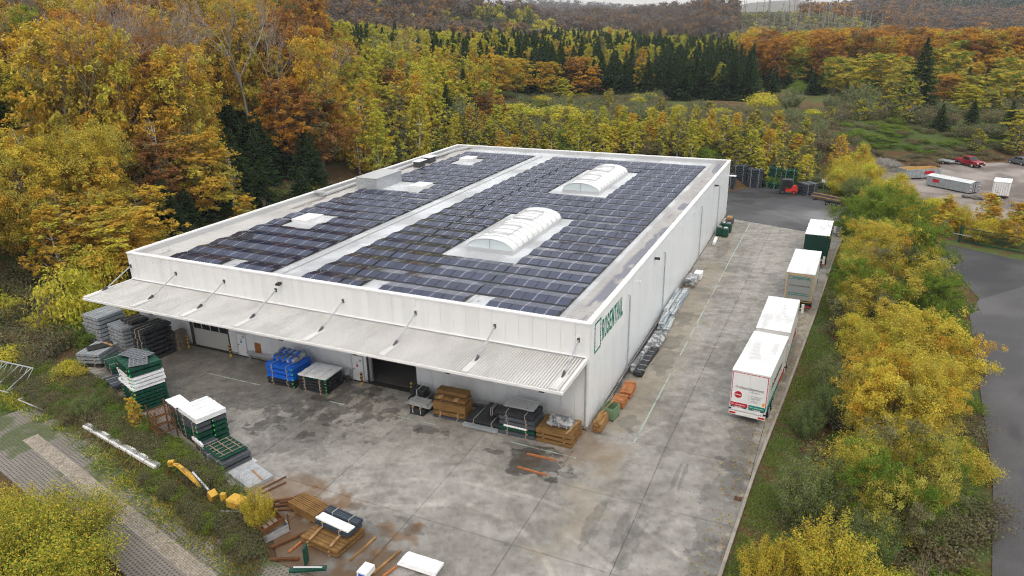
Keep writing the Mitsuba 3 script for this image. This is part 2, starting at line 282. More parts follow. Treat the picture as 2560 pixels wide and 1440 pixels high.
rd = ground_thing('road', 'curving grey asphalt road passing right of the hedge'); put(rd, M().prism(road_poly.difference(lot_asph.buffer(.01)), -.3, .008), 'road_asphalt')
put(ground_thing('gravel_lot', 'brown gravel parking lot below the grassy bank'), M().prism(Polygon([(19, 88), (24, 76), (34, 70.5), (60, 66), (100, 80), (90, 126), (46, 123.5), (38, 119.5), (22, 109.5), (18.5, 104)]), -.3, .012), 'gravel')
def marking(pts, wd=.05):
    k = num(yard+'__painted_line'); strip(pts, wd, .0, .006, k, 'pale_green_paint')
marking([(3.42, -.4), (3.5, 10), (3.62, 44), (3.8, 60.3)], .06)
marking([(-32.5, -3.75), (-26.5, -3.7)]); marking([(-19.6, -3.7), (-18.2, -3.7)]); marking([(-13.8, -3.62), (-9, -3.5)]); marking([(-5.2, -3.5), (.4, -3.62)])
# ---------------------------------------------------------------- warehouse
W, L, H, RZ = 44.0, 63.3, 8.14, 7.55
wh = thing('warehouse', 'large white flat roofed warehouse with a ribbed canopy along its front', 'warehouse')
fw = num(wh+'__front_wall'); put(fw, M().b(-W, .06, 0, -37.75, .3, 8.0).b(-33.05, .06, 0, -18.6, .3, 8.0).b(-13.95, .06, 0, -.06, .3, 8.0).b(-37.75, .06, 3.6, -33.05, .3, 8.0).b(-18.6, .06, 3.7, -13.95, .3, 8.0), 'dark_steel')
holes = [(-37.75, -33.05, 3.6), (-18.6, -13.95, 3.7)]
def front_panels(z0, z1, cut):
    x = -W
    while x < -.03:
        x1 = min(x+1.048, 0)
        if cut:
            segs = [(x, x1)]
            for a, b, _ in holes: segs = [s for (p, q) in segs for s in ((p, min(q, a)), (max(p, b), q)) if s[1]-s[0] > .04]
        else: segs = [(x, x1)]
        for a, b in segs: part(fw, 'panel', M().b(a+.008, -.0, z0, b-.008, .058, z1), 'white_panel')
        x = x1
front_panels(.22, 3.698, True)
front_panels(3.702, 8.02, False)
for a, b, z in holes:
    if z < 3.69: part(fw, 'lintel', M().b(a, 0.001, z, b, .056, 3.7), 'white_panel')
put(num(wh+'__plinth'), M().b(-W+.05, .01, 0, -37.8, .05, .2).b(-33, .01, 0, -18.65, .05, .2).b(-13.9, .01, 0, -.05, .05, .2).b(-.05, .05, 0, -.01, L-.05, .2), 'kerbstone')
sw = num(wh+'__side_wall'); put(sw, M().b(-.3, .31, 0, -.06, L-.06, 8.0), 'dark_steel')
y = .0
while y < L-.05:
    y1 = min(y+1.055, L); part(sw, 'panel', M().b(-.058, y+.007 if y else .06, .22, 0, y1-.007, 8.02), 'side_panel'); y = y1
put(num(wh+'__back_wall'), M().b(-W+.3, L-.3, 0, -.31, L-.061, 8.02), 'white_panel')
put(num(wh+'__left_wall'), M().b(-W, .31, 0, -W+.25, L, 8.02), 'white_panel')
cp = M().b(-W-.05, -.06, 8.02, .06, .36, 8.14).b(-.36, .361, 8.02, .06, L-.361, 8.14).b(-W-.05, .361, 8.02, -W+.36, L-.361, 8.14).b(-W-.05, L-.36, 8.02, .06, L+.06, 8.14)
put(num(wh+'__parapet_cap'), cp, 'white_trim')
put(num(wh+'__roof'), M().b(-W+.31, .31, 7.3, -.31, L-.31, RZ), 'roof_skin')
# inner parapet lining and the grey duct along the left edge
put(num(wh+'__parapet_lining'), M().b(-W+.251, .301, RZ-.1, -W+.34, L-.36, 8.019).b(-W+.36, L-.345, RZ-.1, -.36, L-.301, 8.019).b(-.35, .301, RZ-.1, -.301, L-.36, 8.019).b(-W+.36, .301, RZ-.1, -.36, .345, 8.019), 'alu')
duct = M(); duct.b(-43.1, 33.6, RZ+.12, -42.5, 60, RZ+.32).b(-43.1, 26.3, RZ+.12, -42.5, 33.3, RZ+.32).box(-43.35, 26.4, 8.1, 1.5, .8, .12).box(-42.0, 62.0, RZ+.3, .6, 5, .18, rz=-.35)
for k in range(9): duct.box(-42.8, 27+4*k, RZ+.06, .5, .15, .12)
put(num(wh+'__cable_duct'), duct, 'alu')
strip2 = M().b(-27.75, 1, RZ+.02, -27.6, 60, RZ+.12); put(num(wh+'__cable_tray'), strip2, 'alu')
# canopy
cz, c0, c1, dp = 5.48, -44.05, -.1, 4.88
n = 210; pr = []
pw = (c1-c0-.3)/n
for k in range(n):
    x = c0+.15+k*pw; pr += [(x, 0), (x+pw*.42, 0), (x+pw*.52, .075), (x+pw*.9, .075)]
pr.append((c1-.15, 0)); pr = np.array(pr)
v = np.vstack([np.stack([pr[:, 0], pr[:, 0]*0-.12, cz+pr[:, 1]], 1), np.stack([pr[:, 0], pr[:, 0]*0-dp, cz-.10+pr[:, 1]], 1)]); m_ = len(pr)
i = np.arange(m_-1); cs = M().add(v, np.stack([i, i+m_, i+m_+1, i+1], 1))
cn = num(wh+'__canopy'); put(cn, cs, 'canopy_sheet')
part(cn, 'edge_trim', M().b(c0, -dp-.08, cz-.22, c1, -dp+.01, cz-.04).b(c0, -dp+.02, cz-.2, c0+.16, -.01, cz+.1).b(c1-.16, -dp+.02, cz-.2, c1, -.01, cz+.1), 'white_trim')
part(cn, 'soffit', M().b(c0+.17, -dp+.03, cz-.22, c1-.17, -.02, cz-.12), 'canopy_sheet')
part(cn, 'wall_flashing', M().box((c0+c1)/2, -.06, cz+.16, c1-c0-.2, .10, .05), 'white_trim')
tops = [-.78, -7.05, -13.6, -20.2, -26.9, -32.5, -38.1, -43.75]
for x in tops:
    part(cn, 'tie_rod', M().tube([(x, -.12, 6.83), (x, -2.85, cz+.16)], .055, 8), 'galvanised')
    part(cn, 'rod_shoe', M().box(x, -2.98, cz+.14, .12, .55, .22, rx=.45), 'dark_steel'); part(cn, 'rod_bracket', M().box(x, -.06, 6.86, .16, .16, .3), 'dark_steel')
    part(cn, 'anchor_plate', M().b(x-.2, -.025, 6.62, x+.2, -.001, 7.2), 'white_trim')
    part(cn, 'flat_strip', M().b(x-.22, -4.85, cz-.02, x+.22, -2.7, cz+.085), 'canopy_sheet')
for x in (-36.2, -30, -22.6, -15.9, -8.4, -1.6): part(cn, 'lamp', M().box(x, -dp+.25, cz-.32, .34, .3, .16, rx=.3), 'dark_steel')
# doors
gd = num(wh+'__garage_door'); put(gd, M().b(-37.5, .18, .02, -33.3, .24, 1.62), 'garage')
part(gd, 'frame', M().b(-37.75, .07, 0, -37.5, .28, 3.6).b(-33.3, .07, 0, -33.05, .28, 3.6).b(-37.5, .1, 3.45, -33.3, .28, 3.6), 'dark_steel')
mull = M()
for zz in (1.62, 2.28, 2.94): mull.b(-37.5, .165, zz, -33.3, .25, zz+.08)
for k in range(5): mull.b(-37.5+k*1.03, .166, 1.7, -37.42+k*1.03, .249, 3.44)
part(gd, 'mullion', mull, 'garage')
for r in range(2):
    for k in range(4): part(gd, 'pane', M().b(-37.42+k*1.03, .2, 1.7+.66*r, -36.47+k*1.03, .215, 2.28+.66*r), 'window_dark')
op = num(wh+'__open_gateway'); put(op, M().b(-18.6, .301, 0, -18.4, .5, 3.7).b(-14.15, .301, 0, -13.95, .5, 3.7).b(-18.4, .301, 3.55, -14.15, .5, 3.7), 'alu')
put(num(wh+'__hall_interior'), M().b(-24, .52, -.06, -9, 18, -.003).b(-24.1, .52, 0, -24, 18, 6).b(-9, .52, 0, -8.9, 18, 6).b(-24, 18, 0, -9, 18.1, 6).b(-24, .52, 6, -9, 18, 6.1).b(-24, .51, 0, -18.61, .6, 6).b(-13.94, .51, 0, -9, .6, 6).b(-18.6, .51, 3.71, -13.95, .6, 6), 'interior')
def wdoor(x0, x1, z1, sgn):
    d = num(wh+'__door'); put(d, M().b(x0, -.03, .03, x1, -.002, z1), 'sign_white')
    part(d, 'frame', M().b(x0-.09, -.05, .0, x0-.005, -.003, z1+.1).b(x1+.005, -.05, 0, x1+.09, -.003, z1+.1).b(x0, -.05, z1+.01, x1, -.003, z1+.1), 'alu')
    part(d, 'handle', M().box(x0+.12, -.07, 1.05, .14, .05, .04), 'black')
    part(d, 'notice', M().b(x0+.3, -.034, 1.55, x0+.55, -.0305, 1.62).b(x1-.35, -.034, 1.75, x1-.1, -.0305, 1.95), 'galvanised')
    part(d, 'round_sign', M().cyl((x0+.45, -.033, 1.35), .1, .006, 1), 'truck_red' if sgn else 'sign_blue')
mat('truck_red', (.50, .012, .03), .35, .45); mat('sign_blue', (.03, .12, .42), .4, .4)
wdoor(-32.15, -31.2, 2.08, 0); wdoor(-19.95, -18.95, 2.2, 1)
part(wh, 'notice_board', M().b(-30.2, -.05, .35, -29.55, -.002, 1.55), 'orange_board')
def rail(x0, x1):
    k = thing('guard_rail', 'grey steel guard rail along the warehouse front '+('beside the blue bundles' if x0 > -32 and x0 < -25 else 'right of the open gateway' if x0 > -14 else 'left of the garage door' if x0 < -36 else 'left of the open gateway'), 'guard rail')
    put(k+'__beam', M().b(x0, -.38, .48, x1, -.30, .78).b(x0, -.42, .58, x1, -.381, .68), 'galvanised')
    for j in range(max(2, int((x1-x0)/1.6)+1)):
        x = x0+.15+(x1-x0-.3)*j/max(1, int((x1-x0)/1.6)); part(k, 'post', M().b(x-.05, -.29, 0, x+.05, -.19, .7), 'galvanised')
rail(-30.9, -26.2); rail(-21.2, -20.2); rail(-39.0, -37.9); rail(-13.2, -.3)
def bollard(x, y, where):
    k = thing('bollard', 'yellow and black banded bollard '+where, 'bollard')
    put(k+'__post', M().tube([(x, y, 0), (x, y, 1.14), (x, y, 1.2)], [.1, .1, .07], 12), 'yellow_paint')
    for z in (.42, .72, 1.02): part(k, 'band', M().tube([(x, y, z-.07), (x, y, z+.07)], .104, 12), 'black')
bollard(-37.55, -.62, 'left of the garage door'); bollard(-32.55, -.62, 'right of the garage door'); bollard(-18.75, -.6, 'left of the open gateway'); bollard(-14.1, -.6, 'right of the open gateway')
# side wall: sign, pipes, lamps
sg = num(wh+'__wall_sign'); put(sg, M().b(.001, .75, 4.85, .012, 8.75, 7.98), 'sign_white')
lg = M()
a, b, c, d = 1.0, 2.42, 5.45, 7.72
lg.b(.013, a, c, .03, a+.12, d).b(.013, b-.12, c, .03, b, d).b(.013, a+.12, c, .03, b-.12, c+.13).b(.013, a+.12, d-.13, .03, b-.12, d)
part(sg, 'emblem', lg, 'green_sign', label='green outlined square emblem')
lt = M()
for q, ch in enumerate('ROSENTHAL'):
    t_ = meshkit.text_mesh(ch, 1.0, .02, bold=True); v = np.array(t_.vertices); x_ = v[:, 0]-v[:, 0].min(); x_ = x_*(.47/x_.max())
    lt.add(np.stack([v[:, 2]+.013, 2.72+q*.605+x_, 5.8+v[:, 1]*1.5], 1), np.array(t_.faces))
part(sg, 'lettering', lt, 'green_sign', label='green ROSENTHAL lettering')
for y, z in ((9.55, 6.75), (21.9, 6.65), (40.8, 6.6), (53.6, 6.5)):
    part(wh, 'downpipe', M().tube([(.02, y, z), (.14, y, z), (.17, y, z-.12), (.17, y, .2)], .06, 8), 'galvanised')
for y in (12.5, 36.5): part(wh, 'wall_lamp', M().tube([(0, y, 6.9), (.12, y, 6.9)], .05, 6).box(.2, y, 6.95, .12, .25, .2), 'white_trim')
for y in (18.2, 50): part(wh, 'floodlight', M().box(.25, y, 7.2, .45, .34, .14).tube([(0, y, 7.15), (.1, y, 7.15)], .05, 6), 'black')
part(wh, 'floodlight', M().box(-26.3, -.3, 7.55, .34, .5, .16, rz=.3), 'black')
part(wh, 'downpipe', M().tube([(-.2, -.1, 5.3), (-.2, -.1, .15)], .06, 8), 'galvanised')
part(wh, 'back_canopy', M().b(.061, 62.6, 5.9, 1.0, 63.2, 6.0), 'white_trim')
# roof furniture
def dome(x0, y0, x1, y1, lab):
    k = num(wh+'__roof_hatch'); labels[k] = {'label': lab}
    put(k, M().b(x0, y0, RZ, x1, y1, RZ+.28), 'white_trim')
    m = M(); n = 8
    u = np.linspace(0, 1, n+1); g = np.stack(np.meshgrid(u, u), -1).reshape(-1, 2)
    z = RZ+.285+.13*np.minimum(1, 5*np.minimum(np.minimum(g[:, 0], 1-g[:, 0]), np.minimum(g[:, 1], 1-g[:, 1])))
    a, b = np.meshgrid(np.arange(n), np.arange(n)); q = (b*(n+1)+a).ravel()
    m.add(np.stack([x0-.04+(x1-x0+.08)*g[:, 0], y0-.04+(y1-y0+.08)*g[:, 1], z], 1), np.stack([q, q+1, q+n+2, q+n+1], 1))
    part(k, 'lid', m, 'skylight')
dome(-38.4, 15.6, -36.4, 18.4, 'nearest white roof hatch'); dome(-35.4, 34.2, -33.3, 36.7, 'white roof hatch beside the grey housing'); dome(-38.4, 53.3, -36.4, 55.6, 'farthest white roof hatch')
put(num(wh+'__plant_housing'), M().rbox(-41.4, 31.4, RZ, -38.3, 37.2, RZ+1.45, .04).b(-41.5, 31.3, RZ, -38.2, 37.3, RZ+.08), 'galvanised')
part(wh+'__plant_housing', 'lid', M().b(-41.45, 31.35, RZ+1.452, -38.25, 37.25, RZ+1.5), 'alu')
def barrel(y0, y1, lab):
    x0, x1 = -16.1, -11.65; k = num(wh+'__barrel_skylight'); labels[k] = {'label': lab}
    put(k, M().b(x0-.08, y0-.08, RZ, x1+.08, y1+.08, RZ+.42), 'alu')
    xc, hw, ri = (x0+x1)/2, (x1-x0)/2, .88; th = np.linspace(math.pi, 0, 19)
    def arc(r=0): return np.stack([xc+(hw+r)*np.cos(th), RZ+.42+(ri+r)*np.sin(th)], 1)
    ar = arc(); nb = 10
    for q in range(nb):
        ya, yb = y0+(y1-y0)*q/nb+.03, y0+(y1-y0)*(q+1)/nb-.03
        v = np.vstack([np.stack([ar[:, 0], ar[:, 0]*0+t, ar[:, 1]], 1) for t in (ya, yb)]); i = np.arange(18)
        part(k, 'vault_sheet', M().add(v, np.stack([i, i+1, i+20, i+19], 1)), 'skylight', smooth=True)
    for q in range(nb+1):
        yy = y0+(y1-y0)*q/nb; a2 = arc(.03); part(k, 'rib', M().tube(np.stack([a2[:, 0], a2[:, 0]*0+yy, a2[:, 1]], 1), .035, 5), 'alu')
    for yy in (y0+.05, y1-.05):
        v = np.vstack([[[xc, yy, RZ+.42]], np.stack([ar[:, 0], ar[:, 0]*0+yy, ar[:, 1]], 1)]); i = np.arange(1, 19); part(k, 'gable', M().add(v, np.stack([i*0, i, i+1], 1)), 'skylight_end')
    part(k, 'gable_bar', M().b(xc-.04, y0-.02, RZ+.42, xc+.04, y0+.02, RZ+1.28), 'alu')
    for f in (.27, .73):
        yc = y0+(y1-y0)*f; z = RZ+.42+ri
        m = M().b(xc-1.05, yc-1.5, z-.25, xc+1.05, yc-1.46, z+.12).b(xc-1.05, yc+1.46, z-.25, xc+1.05, yc+1.5, z+.16).b(xc-1.05, yc-1.45, z-.3, xc-1.0, yc+1.45, z+.14).b(xc+1.0, yc-1.45, z-.3, xc+1.05, yc+1.45, z+.02)
        part(k, 'smoke_flap', m, 'alu')
barrel(13.3, 25.6, 'nearer barrel vault rooflight'); barrel(38.3, 51, 'farther barrel vault rooflight')
rf = wh
for x, y in ((-39.2, 20.5), (-39.3, 9.4), (-42.3, 3.1), (-33.4, 2.2), (-24.6, 2.9), (-18.4, 2.6), (-9.5, 2.3), (-30.0, 28), (-27.2, 13.5), (-20, 61.2), (-17, 61.5)):
    part(wh, 'lightning_rod', M().tube([(x, y, RZ), (x, y, RZ+.5)], .02, 4).cyl((x, y, RZ+.05), .16, .1, 2, 10), 'alu')
for x, y in ((-41.3, 46.9), (-41.5, 50.3)):
    k = num(wh+'__inverter'); put(k, M().b(x-.5, y-.9, RZ+.1, x+.3, y+.9, RZ+.75), 'dark_steel'); part(k, 'cover', M().b(x-.7, y-1.1, RZ+.85, x+.5, y+1.1, RZ+.95), 'sign_white'); part(k, 'leg', M().b(x-.6, y-.95, RZ, x-.5, y-.85, RZ+.85).b(x+.3, y-.95, RZ, x+.4, y-.85, RZ+.85).b(x-.6, y+.85, RZ, x-.5, y+.95, RZ+.85), 'dark_steel')

# ---------------------------------------------------------------- solar panels
PW, PD, TILT = 1.80, 1.17, 7.0
cols = {'c1': (-25.4, 1.86, 2), 'c2': (-21.52, 1.85, 6), 'c3': (-10.34, 1.86, 4), 'left': (-40.3, 1.925, 6)}
def present(sec, k, i):
    if sec == 'c1': return True
    if sec == 'c2': return not (k == 0 and i == 1) and not ((4 <= k <= 9 or 14 <= k <= 19) and i >= 2)
    if sec == 'c3': return not (k == 0 and i == 0)
    if k == 0: return i != 3
    if k in (5, 6): return i not in (1, 2)
    if k in (12, 13): return i >= 4
    if k in (19, 20): return i not in (1, 2)
    return True
gv = np.array([[-PW/2, 0, .02], [PW/2, 0, .02], [PW/2, PD, .02], [-PW/2, PD, .02]]); gq = np.array([[0, 1, 2, 3]]); guv = np.array([[0, 0], [1, 0], [1, 1], [0, 1.]])
fr = M().b(-PW/2, -.0, -.02, PW/2, .02, .028).b(-PW/2, PD-.02, -.02, PW/2, PD, .028).b(-PW/2, .021, -.02, -PW/2+.018, PD-.021, .028).b(PW/2-.018, .021, -.02, PW/2, PD-.021, .028)
glass_d, frame_d = PLY((gv, gq), 'solar_glass', uv=guv), PLY(fr.mesh(), 'solar_frame')
rng = np.random.default_rng(5)
fronts, backs = [], []
for sec, (x0, pw, n) in cols.items():
    for k in range(23):
        for i in range(n):
            if not present(sec, k, i): continue
            x, y = x0+pw*(i+.5), .98+2.59*k
            fronts.append((sec, k, i, x, y, pw)); backs.append((sec, k, i, x, y, pw))
order = sorted(fronts, key=lambda a: math.hypot(a[3]-CAM[0], a[4]-CAM[1]))
ordw = ['first', 'second', 'third', 'fourth', 'fifth', 'sixth', 'seventh', 'eighth', 'ninth', 'tenth', 'eleventh', 'twelfth', 'thirteenth', 'fourteenth', 'fifteenth', 'sixteenth', 'seventeenth', 'eighteenth', 'nineteenth', 'twentieth', 'twenty first', 'twenty second', 'twenty third']
zone = {'c1': 'right of the walkway', 'c2': 'between the rooflights', 'c3': 'at the right edge', 'left': 'left of the walkway'}
ct, st = math.cos(math.radians(TILT)), math.sin(math.radians(TILT))
for sec, k, i, x, y, pw in order[:300]:
    key = thing('solar_panel', f'solar panel {ordw[i]} from the left in the {ordw[k]} row, {zone[sec]}', 'solar panel', 'solar panels facing the yard')
    j = rng.normal(0, .25, 2)
    tw = T().translate([x, y, RZ+.09]) @ T().rotate([1, 0, 0], TILT+float(j[0])) @ T().rotate([0, 1, 0], float(j[1])) @ T().scale([(pw-.03)/PW, 1, 1])
    share(key+'__glass', glass_d, tw); share(key+'__frame', frame_d, tw)
rest = M(); ruv = []
for sec, k, i, x, y, pw in order[300:]:
    j = rng.normal(0, .25); c2, s2 = math.cos(math.radians(TILT+j)), math.sin(math.radians(TILT+j)); hw = (pw-.03)/2
    rest.add([[x-hw, y, RZ+.11], [x+hw, y, RZ+.11], [x+hw, y+PD*c2, RZ+.11+PD*s2], [x-hw, y+PD*c2, RZ+.11+PD*s2]], gq); ruv.append(guv)
for sec, k, i, x, y, pw in backs:
    j = rng.normal(0, .25); c2, s2 = math.cos(math.radians(TILT+j)), math.sin(math.radians(TILT+j)); hw = (pw-.03)/2; ya, za = y+PD*ct+.015, RZ+.11+PD*st
    rest.add([[x-hw, ya, za], [x+hw, ya, za], [x+hw, ya+PD*c2, za-PD*s2], [x-hw, ya+PD*c2, za-PD*s2]], gq); ruv.append(guv)
sk = ground_thing('solar_field', 'remaining solar panels tilted away and at the far roof end', 'stuff'); labels[sk]['category'] = 'solar panels'
put(sk, rest, 'solar_glass_plain', uv=np.vstack(ruv))
rl = M(); seen = set()
for sec, k, i, x, y, pw in fronts:
    rl.box(x, y-.05, RZ+.055, pw, .09, .06)  # dark bar added for the shadow line in the row gap and black edges
    for e in (-1, 1):
        xx = round(x+e*pw/2*(.98), 1)
        if (xx, k) in seen: continue
        seen.add((xx, k)); rl.box(xx, y+1.13, RZ+.03, .05, 2.5, .05).box(xx, y+PD*ct, RZ+.14, .06, .06, .2).box(xx, y+.03, RZ+.05, .09, .16, .1)
rk = ground_thing('mounting_rails', 'black mounting rails and feet under the solar panels', 'stuff'); labels[rk]['category'] = 'mounting rails'; put(rk, rl, 'dark_steel')
# ---------------------------------------------------------------- vegetation
PAL = {0: (.72, .63, .10), 1: (.74, .54, .085), 2: (.54, .27, .05), 3: (.33, .165, .065), 4: (.74, .58, .09), 5: (.17, .27, .045), 6: (.045, .085, .034), 7: (.23, .29, .13),
       8: (.56, .58, .08), 9: (.24, .18, .10), 10: (.24, .185, .155), 11: (.14, .235, .055), 12: (.33, .30, .265), 13: (.68, .66, .62), 14: (.10, .085, .07), 15: (.47, .46, .10), 16: (.32, .17, .075), 17: (.31, .30, .16), 18: (.21, .175, .15), 19: (.235, .175, .115), 20: (.21, .25, .13)}
ALT = {0: (.48, .52, .085), 1: (.58, .37, .06), 2: (.66, .40, .06), 3: (.42, .22, .07), 4: (.56, .52, .08), 5: (.23, .31, .05), 6: (.065, .105, .038), 7: (.32, .36, .19), 8: (.66, .54, .07),
       9: (.18, .19, .08), 10: (.20, .15, .12), 11: (.22, .28, .065), 12: (.22, .2, .175), 13: (.6, .58, .54), 14: (.07, .06, .05), 15: (.58, .45, .08), 16: (.44, .25, .08), 17: (.18, .20, .10), 18: (.19, .155, .135), 19: (.20, .15, .11), 20: (.25, .23, .14)}
def leaf_c(p, n, uv):
    k = dr.floor(uv.x); r = uv.x-k
    c, a = mi.Color3f(PAL[0]), mi.Color3f(ALT[0])
    for i in PAL:
        if i: c, a = dr.select(k == i, mi.Color3f(PAL[i]), c), dr.select(k == i, mi.Color3f(ALT[i]), a)
    t = noise(p.x*.16, p.y*.16, 4.)*.7+.5*noise(p.x*.9, p.y*.9, p.z*.7)+.35*(r-.5)
    return mix(c, a, smoothstep(.3, .85, t))*(.62+.72*uv.y)
def bark_c(p, n, uv):
    k = dr.floor(uv.x); c = mi.Color3f(PAL[12])
    for i in (13, 14, 10): c = dr.select(k == i, mi.Color3f(PAL[i]), c)
    s = noise(p.x*3, p.y*3, p.z*5); birch = dr.select(k == 13, smoothstep(.62, .72, noise(p.x*1.5, p.y*1.5, p.z*6)), 0.)
    return c*(.7+.5*s)*(1-.75*birch)
scene['surface_leaf'] = {'type': 'principledthin', 'base_color': proc(leaf_c), 'roughness': .75, 'spec_trans': 0.0, 'diff_trans': .9, 'eta': 1.25}
scene['surface_bark'] = {'type': 'twosided', 'bsdf': {'type': 'diffuse', 'reflectance': proc(bark_c)}}

class Tree:
    def __init__(s, seed): s.r = np.random.default_rng(seed); s.w = M(); s.wuv = []; s.lv, s.lf, s.luv, s.n = [], [], [], 0
    def tube(s, pts, rad, code, n=5):
        a = s.w.n; s.w.tube(pts, rad, n, cap=False); s.wuv.append(np.tile([code+.5, .5], (s.w.n-a, 1)))
    def leaves(s, P, out, size, code, aspect=.62, up=.5, tri=False, rnd=.8):
        n = len(P); r = s.r
        N = out*.55+np.array([0, 0, up])+r.normal(0, rnd*.55, (n, 3)); N /= np.linalg.norm(N, axis=1, keepdims=True)+1e-9
        A = np.cross(N, r.normal(0, 1, (n, 3))); A /= np.linalg.norm(A, axis=1, keepdims=True)+1e-9; B = np.cross(N, A)
        sz = size*r.uniform(.55, 1.35, (n, 1))
        if tri: v = np.stack([P+A*sz*.6, P-A*sz*.45+B*sz*aspect*.6, P-A*sz*.45-B*sz*aspect*.6], 1); f = np.arange(n*3).reshape(n, 3)
        else:
            v = np.stack([P+A*sz*.6, P+B*sz*aspect*.5+N*sz*.1, P-A*sz*.6, P-B*sz*aspect*.5+N*sz*.1], 1); q = np.arange(n*4).reshape(n, 4); f = np.vstack([q[:, [0, 1, 2]], q[:, [0, 2, 3]]])
        m = v.shape[1]; cr = np.clip(np.repeat(r.random(n), m), .001, .999); lum = np.repeat(r.random(n), m)
        code = np.repeat(np.broadcast_to(code, n), m)
        s.lv.append(v.reshape(-1, 3)); s.lf.append(f+s.n); s.luv.append(np.stack([code+cr, lum], 1)); s.n += n*m
    def group(s, gid):
        g = {'type': 'shapegroup'}
        if s.w.v: g['trunk'] = PLY(s.w.mesh(), 'bark', uv=np.vstack(s.wuv))
        if s.lv: g['crown'] = PLY((np.vstack(s.lv), np.vstack(s.lf)), 'leaf', uv=np.vstack(s.luv))
        scene[gid] = g
def broad(gid, seed, h, cr, cb, code, n, size, bark=14, clumps=34, shape='round', sig=.2, flat=.6, twig=None, tri=False, codes=None, sub=0, lob=.35):
    t = Tree(seed); r = t.r; la = r.uniform(0, 6.28, 3)
    z = np.linspace(0, h*.93, 7); lean = r.normal(0, .035, 2)*h; tr = np.stack([lean[0]*(z/h)**1.5+r.normal(0, .012*h, 7)*(z > 0), lean[1]*(z/h)**1.5+r.normal(0, .012*h, 7)*(z > 0), z], 1)
    r0 = .014*h+.03; t.tube(tr, np.linspace(r0, r0*.15, 7), bark, 6)
    C = []
    for k in range(clumps):
        u = (k+.5)/clumps if shape != 'round' else r.random()
        zz = cb+(h-cb)*u
        if shape == 'round': R = cr*math.sqrt(max(.05, 1-(2*u-1.06)**2*.98))
        elif shape == 'birch': R = cr*min(1, 1.9*u+.35)*(1-u)**.72*1.25
        else: R = cr*(.55+.45*math.sin(math.pi*u))
        a = k*2.4+r.normal(0, .5); rr = R*math.sqrt(r.uniform(.25, 1))*(1+lob*(.6*math.sin(2*a+la[0]+3*u)+.5*math.sin(3*a+la[1]-4*u))); c = np.array([math.cos(a)*rr, math.sin(a)*rr, zz]); C.append(c)
        i0 = max(1, min(5, int(np.interp(zz-rr*.6, z, range(7))))); b = tr[i0]; mid = (b+c)/2+[0, 0, -.04*h+.1*rr]
        if k % (1 if clumps < 45 else 2) == 0: t.tube([b, mid, c], [r0*.34*(1-u*.5), r0*.2, r0*.06], bark, 4)
    C = np.array(C); wgt = r.uniform(.5, 1.4, len(C)); ids = r.choice(len(C), n, p=wgt/wgt.sum())
    S = cr*sig*r.uniform(.7, 1.35, len(C))
    if sub:
        SC = np.repeat(C, sub, 0)+r.normal(0, 1, (len(C)*sub, 3))*np.repeat(S, sub)[:, None]*[1, 1, flat]; j = ids*sub+r.integers(sub, size=n)
        P = SC[j]+r.normal(0, 1, (n, 3))*(S[ids]*.30)[:, None]*[1, 1, .75]
    else: P = C[ids]+r.normal(0, 1, (n, 3))*S[ids][:, None]*[1, 1, flat]
    out = P-np.array([0, 0, (cb+h)/2]); out /= np.linalg.norm(out, axis=1, keepdims=True)
    cd = code
    if codes: pick = r.choice(len(codes), len(C)); cd = np.array(codes)[pick][ids]
    t.leaves(P, out, size, cd, tri=tri); t.group(gid)
def spruce(gid, seed, h, cr, code=6, levels=30, nb=13, far=False):
    t = Tree(seed); r = t.r; t.tube([(0, 0, 0), (0, 0, h*.5), (0, 0, h)], [.016*h, .009*h, .01], 14, 5); P = []
    for l in range(levels):
        for b in range(nb):
            u = min(.985, max(.01, (l+r.uniform(-.2, 1.2))/levels)); z = h*(.03+.96*u); R = cr*((1-u)**.9)*r.uniform(.72, 1.12)+.06; a = r.uniform(0, 6.283)
            d = np.array([math.cos(a), math.sin(a), 0]); sd = np.array([-d[1], d[0], 0]); dz = -.30*R*(1-u)+.12*R*u; k = 2 if far else (4 if R > .5*cr else 3); seg = np.linspace(.18, 1, k+1)
            for q in range(k):
                s0, s1 = seg[q], seg[q+1]; wd = (.33*R*(1.08-s1*.7)+.05)*r.uniform(.7, 1.25); tw = r.normal(0, .35)
                p0 = d*R*s0+[0, 0, z+dz*s0**.7]; p1 = d*R*s1*1.05+[0, 0, z+dz*s1**.7+.06*R*s1]; m = p0*.4+p1*.6; dp = np.array([0, 0, -.35*wd-.04])
                P += [[p0, p1, m+sd*wd+dp*(1+tw)], [p0, m-sd*wd+dp*(1-tw), p1]]
    V = np.array(P).reshape(-1, 3)+r.normal(0, .03*cr, (len(P)*3, 3)); n = len(P)
    t.lv.append(V); t.lf.append(np.arange(n*3).reshape(n, 3)); t.luv.append(np.stack([code+np.clip(np.repeat(r.random(n), 3), .001, .999), np.repeat(r.random(n), 3)], 1)); t.n += n*3; t.group(gid)
